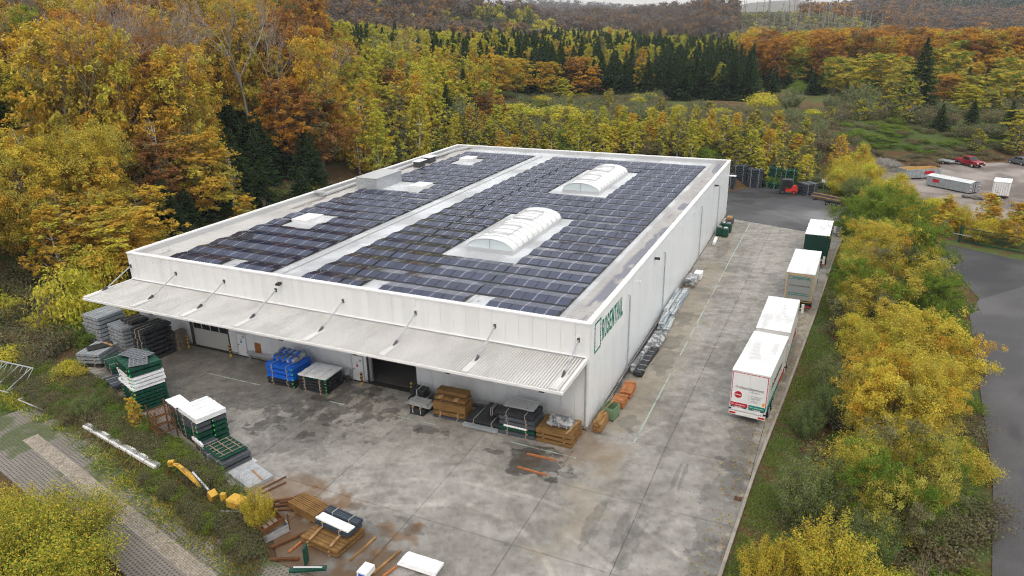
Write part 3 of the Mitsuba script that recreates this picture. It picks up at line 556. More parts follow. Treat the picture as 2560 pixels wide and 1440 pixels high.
def bare(gid, seed, h, spread, code=12, leaf=None, nl=0, depth=4, first=.38, fat=1., sides=5):
    t = Tree(seed); r = t.r; tips = []
    def grow(p, d, L, rad, lev):
        q1 = p+d*L*.5+r.normal(0, .03*L, 3); q2 = q1+(d+r.normal(0, .10, 3)+[0, 0, .05])*L*.5
        t.tube([p, q1, q2], [rad, rad*.82, rad*.62], code, sides if lev < 2 else 3); tips.append(q2); tips.append(q1)
        if lev < depth:
            for k in range(3 if lev else 4):
                a = r.uniform(0, 6.283); e = np.array([math.cos(a), math.sin(a), r.uniform(-.1, .5)])*spread*r.uniform(.5, 1.1)
                dd = d+e; dd /= np.linalg.norm(dd); s = r.uniform(.45, 1) if k else 1.
                grow(p+(q2-p)*(s if lev else r.uniform(.8, 1) if k else 1), dd, L*r.uniform(.55, .78), rad*(.56 if k else .62), lev+1)
    grow(np.zeros(3), np.array([r.normal(0, .05), r.normal(0, .05), 1.]), h*first, .011*h*fat+.02, 0)
    if nl:
        tp = np.array(tips); ids = r.choice(len(tp), nl); P = tp[ids]+r.normal(0, .045*h, (nl, 3)); P = P[P[:, 2] > h*.25]; t.leaves(P, P*0+[0, 0, 1], .35, leaf)
    t.group(gid)
def upright(gid, seed, h, cr, code, stems, n, size, codes=None, bark=14):
    # willow or sapling thicket: many rods fanning up, leaves along them
    t = Tree(seed); r = t.r; P, O = [], []
    for k in range(stems):
        a = r.uniform(0, 6.283); R = cr*math.sqrt(r.random()); d = np.array([math.cos(a), math.sin(a)]); hh = h*r.uniform(.6, 1)*(1-.35*(R/cr)**2)
        b = np.array([*(d*R*.35), 0]); tip = np.array([*(d*R*1.05), hh]); mid = (b+tip)/2+[*(-d*R*.08), .06*hh]; t.tube([b, mid, tip], [.018+.004*h, .012+.002*h, .006], bark, 3)
        m = n//stems; s = r.uniform(.18, 1, m)[:, None]; pt = b*(1-s)**2+2*mid*s*(1-s)+tip*s**2
        P.append(pt+r.normal(0, 1, (m, 3))*(.045*cr+.09*cr*(1-s))); O.append(np.tile([*d, .3], (m, 1)))
    P = np.vstack(P); cd = code
    if codes: cd = np.array(codes)[r.choice(len(codes), len(P))]
    t.leaves(P, np.vstack(O), size, cd, aspect=.5, up=.35); t.group(gid)
PROTO = {}  # kind -> (h0, r0, [group ids])
def proto(kind, h, r, fn, seeds, *a, **k):
    ids = []
    for s in seeds: gid = f'{kind}_form_{s}'; fn(gid, s, h, r, *a, **k); ids.append(gid)
    PROTO[kind] = (h, r, ids)
# near
proto('maple_gold', 8, 4, broad, (1, 2), 1.0, 4, 62000, .13, clumps=70, sig=.15, flat=.7, sub=14, tri=True, codes=[4, 4, 15, 1])
proto('maple_olive', 8, 4, broad, (3, 4), .8, 15, 62000, .125, clumps=70, sig=.15, flat=.7, sub=14, tri=True, codes=[15, 17, 5, 15])
proto('maple_green', 8, 4, broad, (5, 6), 1.0, 5, 60000, .13, clumps=66, sig=.15, flat=.7, sub=14, tri=True, codes=[5, 5, 5])
proto('thicket_green', 5, 2.4, upright, (7, 8), 7, 70, 22000, .10, codes=[7, 5, 7, 11, 20])
proto('thicket_yellow', 5, 2.4, upright, (9, 10), 8, 70, 22000, .11, codes=[8, 8, 0, 1, 15])
proto('thicket_big', 5.8, 5, upright, (13,), 8, 190, 70000, .12, codes=[8, 8, 5, 15, 0, 5])
proto('bush_gold', 3, 1.9, broad, (11,), .2, 4, 12000, .13, clumps=30, sig=.2, tri=True, codes=[4, 15, 8])
# mid
for nm, c, cs in (('birch_yellow', 0, [0, 0, 8]), ('birch_gold', 1, [1, 1, 0]), ('birch_olive', 15, [15, 17, 0])):
    proto(nm, 12, 2.7, broad, (21, 22, 23), 1.2, c, 7000, .32, bark=13, clumps=44, shape='birch', sig=.19, flat=1.2, sub=7, lob=.25, tri=True, codes=cs)
for nm, c, cs in (('beech_orange', 2, [2, 2, 16, 3]), ('beech_gold', 1, [1, 4, 1, 15]), ('beech_rust', 3, [3, 3, 16, 9]), ('beech_olive', 15, [15, 4, 5])):
    proto(nm, 18, 4.2, broad, (31, 32), 4.0, c, 15000, .36, bark=12, clumps=64, shape='column', sig=.19, flat=.5, sub=9, lob=.5, tri=True, codes=cs)
proto('spruce', 12, 2.9, spruce, (41, 42, 43)); proto('bare_tree', 22, 5, lambda g, s, h, r, **k: bare(g, s, h, .75, 12, **k), (51, 52, 53), fat=.8, depth=5)
proto('bare_leafy', 20, 5, lambda g, s, h, r, **k: bare(g, s, h, .8, 12, leaf=3, nl=1500, **k), (54, 55))
proto('bare_shrub', 4, 2, lambda g, s, h, r, **k: bare(g, s, h, .9, 10, first=.3, fat=.7, **k), (56,))
proto('birch_bare', 13, 2.0, broad, (57, 58), 5.0, 15, 1000, .3, bark=13, clumps=20, shape='birch', sig=.22, flat=1.2, sub=4, tri=True, codes=[15, 1, 17])
proto('willow', 4.5, 2.6, upright, (61, 62), 7, 80, 6000, .22, codes=[7, 7, 17])
proto('bush_yellow', 3, 2.2, broad, (63,), .1, 8, 3200, .26, clumps=28, sig=.22, tri=True, codes=[8, 8, 0]); proto('bush_green', 2, 1.6, broad, (64,), .05, 11, 3000, .17, clumps=24, sig=.24, tri=True, codes=[11, 5]); proto('brush', 1.5, 1.9, broad, (65, 66), .02, 9, 2400, .2, clumps=30, sig=.26, tri=True, codes=[9, 18, 17, 9, 20])
# far
proto('far_broad', 14, 4.2, broad, (71, 72), 2, 19, 260, 1.5, clumps=14, sig=.27, tri=True, codes=[19, 18, 19, 16]); proto('far_brown', 14, 4.2, broad, (73, 74), 2, 18, 240, 1.4, clumps=14, sig=.27, tri=True, codes=[18, 18, 19, 10]); proto('far_orange', 14, 4.2, broad, (75,), 2, 16, 260, 1.5, clumps=14, sig=.27, tri=True, codes=[16, 2, 3])
proto('far_yellow', 10, 3, broad, (76,), 1, 0, 220, 1.2, clumps=12, sig=.27, tri=True, codes=[0, 15]); proto('far_green', 6, 2.6, broad, (77,), .3, 20, 120, 1.2, clumps=8, sig=.34, tri=True, codes=[20, 17, 9])
proto('far_spruce', 15, 3.2, spruce, (78, 79), levels=10, nb=6, far=True)
def cam_px(x, y, z):
    d = np.stack([np.asarray(x)-CAM[0], np.asarray(y)-CAM[1], np.asarray(z)-CAM[2]], -1); zc = d @ _f
    rr = _r*math.cos(ROLL)+_u*math.sin(ROLL); return 1280+1789*(d @ rr)/zc, 720-1789*(d @ _up)/zc, zc
TREES = []  # kind, x, y, h, r, label (or None)
rng = np.random.default_rng(11)
def add(kind, x, y, h, r=None, label=None, z=None, yaw=None): TREES.append((kind, float(x), float(y), float(h), None if r is None else float(r), label, z, yaw))
def W_(a): return YAW+math.atan((a-1280)/1789.*.937)   # compass bearing seen from the site's south-east corner
def fill(b0, b1, d0, d1, sp, pick, seed, cond=None):
    r = np.random.default_rng(seed); a0, a1 = W_(b0), W_(b1); n = int((a1-a0)*(d1*d1-d0*d0)/2/(sp*sp)*1.0)
    d = np.sqrt(r.uniform(d0*d0, d1*d1, n*5)); a = r.uniform(a0, a1, n*5); P = np.stack([CAM[0]+d*np.sin(a), CAM[1]+d*np.cos(a)], 1); cell, out = {}, []
    for q, dd, aa in zip(P, d, a):
        s = sp*.82; c = (int(q[0]//s), int(q[1]//s))
        if any((c[0]+i, c[1]+j) in cell and np.hypot(*(cell[(c[0]+i, c[1]+j)]-q)) < s for i in (-1, 0, 1) for j in (-1, 0, 1)): continue
        if cond and not cond(q[0], q[1], dd, aa): continue
        cell[c] = q; out.append(q); k = pick(r, q[0], q[1], dd, aa)
        if k: add(k[0], q[0], q[1], k[1]*r.uniform(.74, 1.2), k[2]*r.uniform(.85, 1.15) if len(k) > 2 else None)
def choose(r, tab): 
    w = np.array([t[0] for t in tab], float); return tab[r.choice(len(tab), p=w/w.sum())][1:]
# hedge of trees between the lane and the road
for k, x, y, h, r, lab in [
    ('maple_green', 20.0, 50, 8.6, 4.4, 'tall green maple at the far end of the hedge beside the yard entrance'), ('maple_gold', 19.6, 38, 8, 3.9, 'golden orange maple in the hedge next to the green maple'),
    ('maple_olive', 20.0, 27, 8, 4.6, 'broad olive gold maple in the middle of the hedge'), ('maple_green', 23.6, 38.5, 7.6, 2.7, 'narrow green tree on the road side of the hedge'),
    ('maple_green', 23.6, 25, 6.6, 2.6, 'green tree leaning over the road beside the olive maple'), ('maple_gold', 21.0, 13.0, 8, 3.9, 'bright golden yellow maple beside the road bend'),
    ('maple_gold', 19.6, 4.4, 7.8, 3.5, 'large yellow maple in the hedge opposite the nearest trailer'), ('thicket_green', 16.0, 12, 4.0, 1.9, 'grey green willow thicket at the verge beside the trailer'),
    ('thicket_green', 14.6, 5, 3.2, 1.4, 'low grey green willow at the grass verge behind the kerb'), ('thicket_green', 15.8, 7.4, 4.0, 1.5, 'light green sapling clump under the large yellow maple'),
    ('thicket_green', 15.2, -4.6, 5.8, 2.4, 'tall silvery green willow thicket in the near hedge'), ('maple_olive', 19.4, -4.6, 7.4, 2.9, 'olive yellow oak in the near hedge'),
    ('thicket_yellow', 16.2, -10.6, 5.8, 2.6, 'bright yellow sapling thicket at the near end of the hedge'), ('bare_shrub', 21.6, -1.5, 5.2, 2.8, 'sparse twiggy shrub reaching over the road'), ('maple_olive', 21.6, .5, 5.4, 1.7, 'thin brown gold tree reaching over the road'),
    ('thicket_yellow', 13.6, -11.2, 4.0, 1.7, 'small yellow and green thicket beside the kerb at the near end'), ('bare_shrub', 20.6, -9.5, 4.6, 2.3, 'brownish sparse bush beside the road at the near corner'),
    ('maple_green', 17.0, 58, 5.4, 2.6, 'dark green bush beside the farthest truck'), ('maple_olive', 24.0, 47, 4.4, 2.0, 'olive bush on the traffic island tip'), ('bush_gold', 18.6, 18.6, 3.4, 2.2, 'golden bush in the middle of the hedge under the olive maple'),
    ('bush_gold', 17.6, 22, 3.0, 1.7, 'low golden bush at the verge beside the middle truck'), ('maple_green', 23.4, 18.5, 5.2, 2.0, 'green bush at the road edge between two yellow maples'), ('bush_gold', 17.4, .2, 3.0, 2.0, 'brown gold bush beneath the near hedge trees'),
    ('maple_gold', 21.8, 7.4, 6.2, 2.3, 'golden maple right beside the road'), ('thicket_yellow', 18.4, -13.4, 4.6, 2.4, 'yellow bush cut by the lower edge of the picture'), ('thicket_green', 18.0, -7.6, 4.6, 1.9, 'mixed green sapling clump between the oak and the yellow thicket'),
    ('thicket_green', 22.0, 31.5, 5.0, 2.2, 'silvery green sapling clump behind the olive maple'), ('bush_gold', 17.6, 31.5, 3.2, 1.9, 'low golden bush beside the curtain truck'), ('bush_gold', 17.4, 44, 3.4, 1.9, 'yellow green bush at the verge beside the farthest truck'),
    ('thicket_big', -20.3, -25.8, 5.8, 5.0, 'large yellow green thicket beside the paved path'), ('thicket_yellow', -25.4, -23.8, 4.2, 2.8, 'yellow green bush at the left picture edge beside the paved path'), ('thicket_green', -14.9, -27.0, 3.6, 2.0, 'green yellow bush at the lower end of the paved path'),
    ('thicket_yellow', -13.9, -17.4, 3.4, 1.0, 'small yellow leaved tree beside the rusty skip'), ('thicket_green', -34.6, -12.6, 2.4, 1.3, 'grey green shrub at the foot of the tall green and white stack'), ('birch_gold', -29.9, -12.4, 2.6, .6, 'thin yellow sapling left of the rusty rack'), ('bush_gold', -41.0, -9.6, 1.8, 1.3, 'orange yellow bush left of the navy stack')]: add(k, x-(.5 if 12 < x and y < 60 else 0), y, h*(.93 if 12 < x and y < 60 else 1), r*(.9 if 12 < x and y < 60 else 1), lab)
# single trees, back and right
for k, x, y, h, r, lab in [
    ('spruce', 30.1, 162.3, 17, 5.6, 'tall dark spruce standing alone above the grassy bank'), ('birch_olive', 22.8, 140.9, 8.2, 2.7, 'left one of two olive birches above the bank'), ('birch_olive', 26.9, 138.1, 9.2, 2.7, 'right one of two olive birches above the bank'),
    ('beech_orange', 36.7, 172.8, 8, 4.3, 'orange maple right of the tall dark spruce'), ('beech_gold', 61.2, 237, 13, 8, 'golden oak at the right edge behind the parking lot'), ('beech_olive', 21.8, 184, 12, 6, 'olive green tree left of the tall dark spruce'),
    ('willow', 17.7, 164.5, 6.6, 4.8, 'wide grey willow behind the bank'), ('willow', 1.8, 152.3, 6.2, 3.6, 'pale willow with bleached tips in the scrub'), ('willow', 10.8, 158.2, 4.2, 2.2, 'small silvery willow in the scrub'), ('bush_yellow', -4.7, 152, 4, 4.2, 'bright yellow green bush in the brown scrub'),
    ('birch_olive', 39, 127.2, 4.4, 1.7, 'thin small birch on the bank above the cars'), ('birch_olive', 45.5, 128.7, 5.8, 2.3, 'small birch at the right end of the bank'), ('birch_yellow', 41, 161.7, 6, 4, 'round light birch behind the bank'), ('birch_olive', 44.5, 156.6, 5.4, 3, 'young birch behind the right end of the bank'),
    ('beech_gold', -72.8, 140.4, 11, 4.2, 'left golden orange beech at the edge of the young birches'), ('beech_gold', -70.3, 147, 10.5, 4.2, 'second golden orange beech at the spruce edge'), ('beech_gold', -65.2, 158.5, 10, 3.6, 'yellow green beech before the spruces'), ('beech_orange', -58, 166.1, 12, 5.6, 'big bright orange beech in front of the dark spruces'),
    ('birch_gold', -41.8, 174, 13.8, 2.8, 'golden birch with a white trunk before the dark spruces'), ('birch_yellow', -59.6, 156, 6.4, 3.2, 'yellow green birch in front of the orange beech'), ('willow', -57.3, 89.7, 9, 4, 'large grey green willow behind the left roof corner'), ('willow', -33.2, 107.5, 5.4, 3.1, 'grey willow behind the far roof edge'),
    ('willow', -34.3, 124.6, 4.6, 2.2, 'slim bleached willow in the scrub'), ('willow', -26.1, 115.5, 6, 2.8, 'pale green willow in the scrub behind the roof'), ('bush_yellow', -55.7, 113.8, 3.6, 5.6, 'bright yellow green elder bush left in the scrub'), ('bush_yellow', -45, 114.4, 3.4, 4.8, 'bright yellow green elder bush right in the scrub'),
    ('bare_tree', -83, 57.5, 29, 6, 'tall bare beech with forked trunks at the forest edge'), ('bare_tree', -80.0, 33.5, 27, 7, 'wide bare beech with many limbs in the golden forest'), ('bare_leafy', -81.2, 44.8, 25, 5.5, 'grey broken tree with hanging dead limbs'), ('bare_tree', -87.1, 65.8, 24, 4, 'slim bare tree right of the forked bare beech'),
    ('birch_bare', -64.7, 21.7, 14.4, 2.4, 'leaning white birch trunk nearest the left roof edge'), ('birch_bare', -66.4, 6.5, 14.5, 2.6, 'white birch at the left picture edge'), ('birch_bare', -84.1, 25.2, 11, 2.2, 'white birch behind the golden maple'), ('birch_bare', -80.8, 24.9, 11, 2.2, 'twin white birch deeper in the golden forest'),
    ('spruce', -62.2, 27.4, 9.2, 3.6, 'dark young spruce nearest the left warehouse wall'), ('spruce', -61.4, 22.4, 6.6, 2.4, 'small dark spruce beside the leaning birch'), ('spruce', -65.9, 35.8, 10.4, 3.9, 'dark spruce left of the warehouse'), ('spruce', -76.3, 51, 8, 3.7, 'dark spruce below the forked bare beech'), ('spruce', -68.7, 47.9, 6.6, 2.9, 'small spruce below the rust red beeches'), ('spruce', -69.4, 36.4, 9.5, 3.4, 'dark spruce behind the young spruces'), ('spruce', -63.1, 77.9, 5.5, 3.2, 'low dark spruce behind the left roof corner'),
    ('beech_rust', -65.1, 53.5, 13.7, 4.4, 'rust red beech at the right forest edge'), ('beech_orange', -68.6, 51.7, 14.8, 4.4, 'orange red beech beside the rust red beech'), ('bush_yellow', -54.6, 3.9, 5.3, 2.0, 'yellow green bush beside the left canopy end'), ('bush_yellow', -50.6, -2.2, 5.6, 2.1, 'yellow bush behind the grey stacks'), ('maple_gold', -66.1, 13.1, 13.2, 5.2, 'large golden maple in front of the left forest'), ('maple_gold', -67.5, 5.3, 13.7, 4.9, 'golden maple at the left picture edge'),
    ('bare_shrub', -51, -4.8, 6.7, 2.8, 'bare grey shrub left of the grey stacks'), ('birch_yellow', -70.1, 82, 8.6, 3.3, 'yellow birch behind the left wall'), ('birch_bare', -64.7, 64.8, 12, 3.4, 'clump of thin white birch stems behind the roof'), ('beech_rust', -77.1, 94.6, 9, 3.3, 'rust brown oak among the birches'), ('bare_tree', -90.2, 113.9, 17, 5, 'bare wide tree above the birches'),
    ('birch_yellow', -64.3, 19.3, 2.6, 1.3, 'tiny yellow birch at the foot of the leaning birch'), ('birch_gold', -62.9, 22.9, 2.2, .9, 'tiny golden sapling beside the left roof edge')]: add(k, x, y, h, r, lab)
for x, y, h, r in ((-74, 20, 24, 4.5), (-77.5, 27, 26, 5), (-72.5, 32, 22, 4), (-80, 39.5, 27, 5), (-79, 60, 24, 4)): add('bare_tree', x, y, h, r)
# fills
def left(r, x, y, d, a):
    e = a-W_(0); f = (a-W_(0))/(W_(790)-W_(0))
    if .56 < f < .97 and d < 142: return choose(r, [(8, 'spruce', 8.5, 3.3), (1.5, 'birch_gold', 6, 1.9), (1.2, 'bare_shrub', 5, 2.2), (1.0, 'beech_rust', 7, 2.6), (.8, 'birch_bare', 10, 1.7)])
    if d < 105: return choose(r, [(2, 'birch_gold', 10, 2.8), (1.5, 'beech_gold', 11, 4), (16 if .6 < f < .97 else .7, 'spruce', 9, 3.4), (.8, 'birch_olive', 8, 2.6), (.7, 'birch_bare', 11, 2.4), (1.0 if f > .7 else .3, 'beech_rust', 10, 3.6)])
    t = [(3.0 if f < .85 else 1.2, 'beech_gold', 20, 3.7), (1.3 if f < .6 else .6, 'beech_olive', 18, 3.7), (.9+2.6*max(0, f-.2), 'beech_orange', 20, 3.9), (.6+1.6*max(0, f-.3), 'beech_rust', 19, 3.7), (.7, 'bare_leafy', 22, 5), (.5, 'bare_tree', 24, 5.5), (.5, 'spruce', 15, 3.2)]
    return choose(r, t)
lc = lambda x, y, d, a: x < -57 and (x < -61 or y < 70)
fill(-420, 800, 84, 250, 5.0, left, 1, lc)
def young(r, x, y, d, a):
    return choose(r, [(4, 'birch_yellow', 11.5, 2.8), (2.4 if d < 210 else 1.4, 'birch_gold', 11.5, 2.7), (1.6, 'birch_olive', 11, 2.8), (.35 if d < 190 else .1, 'beech_rust', 9, 3.4), (.6 if d < 200 else 7, 'spruce', 12.5, 3.8)])
fill(790, 1235, 108, 345, 4.7, young, 2, lambda x, y, d, a: x < -58 and (y > 60))
def mixed(r, x, y, d, a):
    if d < 240: return choose(r, [(8, 'spruce', 12.5, 4.2), (.6, 'birch_yellow', 12, 2.7), (.35, 'birch_gold', 12, 2.5)])
    return choose(r, [(15, 'spruce', 13, 3.9), (1.8, 'birch_yellow', 12.5, 3.0), (.6, 'birch_gold', 13, 2.7), (.5, 'birch_olive', 12, 2.8)])
fill(1235, 1910, 218, 385, 4.3, mixed, 3)
def beechrow(r, x, y, d, a):
    if d < 268 and a > W_(2100): return choose(r, [(1.6, 'beech_olive', 10, 3.8), (.7, 'beech_gold', 10, 3.8), (1.6, 'spruce', 8, 3), (.8, 'willow', 5, 3)])
    if d < 262: return choose(r, [(2, 'spruce', 6.5, 2.8), (1, 'brush', 2, 3), (1, 'bush_green', 2.4, 3)])
    return choose(r, [(2.6, 'beech_orange', 15, 4.4), (2.0, 'beech_gold', 14.5, 4.4), (.7, 'beech_rust', 14.5, 4.4), (.8, 'beech_olive', 14, 4.4)])
fill(1890, 2680, 236, 330, 6.0, beechrow, 4)
fill(1840, 2700, 330, 430, 9, lambda r, x, y, d, a: choose(r, [(.9, 'far_orange', 13, 5), (2, 'far_broad', 13, 5), (.6, 'far_spruce', 12, 3.4), (.8, 'far_brown', 13, 5)]), 5)
# scrub belt behind the yard
def scrub(r, x, y, d, a): return choose(r, [(5, 'brush', 1.7, 2.2), (1, 'bush_green', 1.6, 1.7), (.8, 'willow', 3.4, 2.2), (.25, 'bush_yellow', 2.2, 2), (.35, 'birch_olive', 4, 1.5), (.5, 'bare_shrub', 2.6, 1.6)])
fill(1000, 2130, 128, 218, 3.1, scrub, 6, lambda x, y, d, a: y > 86 and x > -64 and x < 14 and not (y > 148 and x > -34))
def row(r, x, y, d, a): return choose(r, [(2, 'birch_olive', 6.2, 1.7), (1.5, 'birch_yellow', 6.4, 1.7), (.9, 'birch_gold', 6.2, 1.7), (.5, 'bush_green', 2.6, 1.8)])
fill(960, 2080, 118, 152, 2.7, row, 7, lambda x, y, d, a: -62 < x < 13 and 77+.18*(x+50) < y < 89+.19*(x+50))
spoly = Polygon([(14, 102), (14.5, 84), (17.5, 75), (22, 68.5), (26.5, 63.5), (31, 61.2), (37, 58.5), (46, 53.5), (50, 57), (41, 64), (34, 69), (25, 74), (19.5, 86), (18, 104)])
fill(2040, 2700, 96, 150, 2.5, lambda r, x, y, d, a: choose(r, [(2, 'bush_gold', 4.2, 2.2), (2, 'thicket_yellow', 5, 2), (.9, 'birch_gold', 6, 1.8), (1, 'thicket_green', 4.4, 2.2), (.8, 'bush_yellow', 3.4, 2)]) if x < 24 else choose(r, [(2, 'birch_gold', 4.6, 1.6), (1, 'bush_gold', 3, 1.8), (1, 'thicket_yellow', 3.4, 1.7)]), 8, lambda x, y, d, a: spoly.contains(Point(x, y)))
fill(2040, 2620, 150, 182, 2.5, lambda r, x, y, d, a: (lambda t: choose(r, [(1, 'brush', .5, 1.5)]) if t < 9 else choose(r, [(3, 'bush_green', .55, 1.6), (2.4, 'brush', .6, 1.5)]) if t < 30 else choose(r, [(3, 'bush_green', 1.6, 1.6), (2, 'brush', 1.8, 2), (.4, 'willow', 2.8, 1.8)]))(y-108-(x-20)*.61+r.normal(0, 1.5)) if r.random() < .8 else None, 9, lambda x, y, d, a: x > 13 and y-108-(x-20)*.61 > 3)
fill(2100, 2700, 178, 236, 5.2, lambda r, x, y, d, a: choose(r, [(3, 'brush', 2, 2.4), (1.2, 'birch_olive', 5, 2), (1, 'willow', 3.5, 2.2), (.6, 'spruce', 5, 2.2), (.4, 'beech_olive', 7, 3.4)]), 10, lambda x, y, d, a: x > 13)
# brush beside the left wall, the embankment and under the hedge
fill(-300, 900, 40, 118, 2.3, lambda r, x, y, d, a: choose(r, [(4, 'brush', 1.5, 1.7), (1, 'bush_yellow', 1.6, 1.3), (1, 'bush_green', 1.2, 1.2), (.35, 'birch_gold', 3.4, 1.1), (.35, 'birch_olive', 3, 1.1), (.3, 'bare_shrub', 2.6, 1.3)]), 12,
     lambda x, y, d, a: -64 < x < -46.8 and y > -9 and (x < -48.5 or y < -2))
fill(1700, 3200, 25, 110, 2.1, lambda r, x, y, d, a: choose(r, [(3, 'brush', 1.1, 1.5), (1.4, 'bush_green', .9, 1.2), (.8, 'bush_gold', 1.8, 1.3)]), 13,
     lambda x, y, d, a: y < 56 and np.interp(y, [-20, 10, 48], [14.0, 15.7, 17.6]) < x < np.interp(y, [-20, 4, 35, 46, 56], [22.4, 23.9, 26, 25.5, 17]))
weed_zone = Polygon([(-46.6, -4.6), (-42.2, -7.7), (-36, -9.9), (-31, -11.6), (-27, -12.6), (-22, -14.1), (-19, -15.2), (-14.2, -17.3), (-12, -19.8), (-16, -18.9), (-22, -17.2), (-32, -14.7), (-40, -12.6), (-47, -11.2)])
clear_ = shapely.MultiLineString([[(-33.8, -13.9), (-24.5, -15.6)], [(-33.6, -14.5), (-24.4, -16.2)], [(-23.2, -15.5), (-18.2, -16.8)], [(-17.6, -17.0), (-15.6, -16.9)]])
rw = np.random.default_rng(31)
while sum(t[0] == 'brush' and t[2] < -8 and t[1] < -11 for t in TREES) < 260:
    q = rw.uniform((-47, -20), (-12, -8.6))
    if weed_zone.contains(Point(*q)) and clear_.distance(Point(*q)) > .75: add('brush' if rw.random() < .72 else 'bush_green', q[0], q[1], rw.uniform(.4, .95), rw.uniform(.35, .75))
# far hills
fill(640, 1340, 345, 620, 7.6, lambda r, x, y, d, a: choose(r, [(5, 'far_spruce', 13, 3.6), (1, 'far_yellow', 9, 3)]) if float(meshkit.fbm(np.array([x*.011, y*.011, 1.]), 3)) > .505 else choose(r, [(2, 'far_broad', 14, 4.6), (3, 'far_brown', 14, 4.6), (.4, 'far_orange', 13, 4.6), (1.5, 'far_spruce', 14, 3.4), (1.6 if d < 400 else .2, 'far_yellow', 10, 3.2)]), 14)
fill(1340, 1620, 385, 560, 7.2, lambda r, x, y, d, a: choose(r, [(2, 'far_yellow', 7, 3), (1, 'far_green', 5, 3), (1, 'far_spruce', 8, 2.6)]), 15)
fill(1330, 1850, 560, 900, 9.5, lambda r, x, y, d, a: choose(r, [(4, 'far_brown', 15, 5.2), (1.6, 'far_broad', 15, 5), (.5, 'far_spruce', 16, 3.6), (.5 if d < 640 else 0.02, 'far_yellow', 10, 4)]), 16)
fill(1780, 2330, 440, 820, 8.5, lambda r, x, y, d, a: choose(r, [(3, 'far_green', 3.6, 3), (.5, 'far_yellow', 4.5, 2), (.5, 'far_spruce', 5, 2)]) if (a < W_(2240) or d < 600) else choose(r, [(1, 'far_broad', 12, 5)]), 17)
fill(2020, 2720, 780, 1480, 13, lambda r, x, y, d, a: choose(r, [(6, 'far_spruce', 20, 5)]) if (d > 1220 and a > W_(2330)) else choose(r, [(1, 'far_spruce', 16, 5)]) if float(meshkit.fbm(np.array([x*.006, y*.006, 2.]), 3)) > .53 else choose(r, [(2, 'far_brown', 15, 6.5), (2.4, 'far_broad', 15, 6.5), (1, 'far_orange', 14, 6), (.8, 'far_spruce', 16, 4.4)]), 18)
fill(2310, 2740, 1180, 1500, 8.0, lambda r, x, y, d, a: ('far_spruce', 19, 4.6), 22)
fill(1280, 1930, 1550, 2350, 22, lambda r, x, y, d, a: choose(r, [(1, 'far_brown', 18, 11), (.6, 'far_spruce', 18, 8)]), 19)
# instances
ZONE = {'spruce': ('dark green spruce', 'spruce tree'), 'birch_yellow': ('yellow green birch', 'birch tree'), 'birch_gold': ('golden birch', 'birch tree'), 'birch_olive': ('olive birch', 'birch tree'), 'beech_orange': ('orange beech', 'beech tree'), 'beech_gold': ('golden beech', 'beech tree'), 'beech_rust': ('rust brown beech', 'beech tree'),
        'beech_olive': ('olive green beech', 'beech tree'), 'bare_tree': ('bare grey tree', 'bare tree'), 'bare_leafy': ('nearly bare tree with brown leaves', 'bare tree'), 'birch_bare': ('white stemmed birch with few leaves', 'birch tree'), 'maple_gold': ('golden maple', 'maple tree'), 'maple_olive': ('olive gold tree', 'maple tree'), 'maple_green': ('green maple', 'maple tree'),
        'thicket_green': ('grey green thicket', 'shrub'), 'thicket_yellow': ('yellow thicket', 'shrub'), 'thicket_big': ('yellow thicket', 'shrub'), 'bush_gold': ('golden bush', 'bush'), 'willow': ('grey willow', 'willow'), 'bush_yellow': ('yellow green bush', 'bush'), 'bush_green': ('green bush', 'bush'), 'brush': ('brown brush', 'bush'), 'bare_shrub': ('bare shrub', 'shrub')}
def zone_of(x, y):
    if x > 12.5 and y < 60: return 'under the hedge beside the road'
    if x > 13 and y < 112: return 'on the bank between yard and gravel lot'
    if x < -46 and y < 74 and x > -64: return 'beside the left warehouse wall'
    if x < -57 and y < 74+0*x: return 'in the forest left of the warehouse'
    if x < -58 and math.atan2(x-CAM[0], y-CAM[1]) < W_(800): return 'in the forest left of the warehouse'
    if y < 110 and x < 14: return 'in the row behind the warehouse'
    if x > 13 and y < 200: return 'above the grassy bank'
    if x < -55 and math.atan2(x-CAM[0], y-CAM[1]) < W_(1235): return 'in the young birch stand behind the warehouse'
    if math.hypot(x-CAM[0], y-CAM[1]) > 216 and math.atan2(x-CAM[0], y-CAM[1]) < W_(1900): return 'in the spruce stand behind the scrub'
    if math.hypot(x-CAM[0], y-CAM[1]) > 234: return 'in the beech row behind the scrub'
    return 'in the brown scrub behind the warehouse'
tx, ty = np.array([t[1] for t in TREES]), np.array([t[2] for t in TREES]); tz = terrain(tx, ty)-.05
hh = np.array([t[3] for t in TREES]); uu, vv, zc = cam_px(tx, ty, tz+hh*.6); rr = np.array([t[4] or t[3]*.25 for t in TREES])
size = hh*rr/np.hypot(tx-CAM[0], ty-CAM[1])**2*((zc > 5) & (uu > -60) & (uu < 2620) & (vv > -120) & (vv < 1500))
far = np.array([t[0].startswith('far_') or t[0] == 'brush' for t in TREES])
size = np.where(far, 0, size); named = np.array([t[5] is not None for t in TREES])
rank = np.argsort(-size); indiv = set(rank[(size[rank] > 0)][:360].tolist()) | set(np.nonzero(named)[0].tolist())
cnt = {'woodland': 0, 'undergrowth': 0, 'far_woodland': 0}
wl = {k: ground_thing(k, l, 'stuff') for k, l in (('woodland', 'dense autumn woodland of many trees behind and left of the warehouse'), ('undergrowth', 'brown and green undergrowth'), ('far_woodland', 'distant wooded hillsides in brown and orange'))}
labels['woodland']['category'] = 'forest'; labels['undergrowth']['category'] = 'undergrowth'; labels['far_woodland']['category'] = 'forest'
r2 = np.random.default_rng(3)
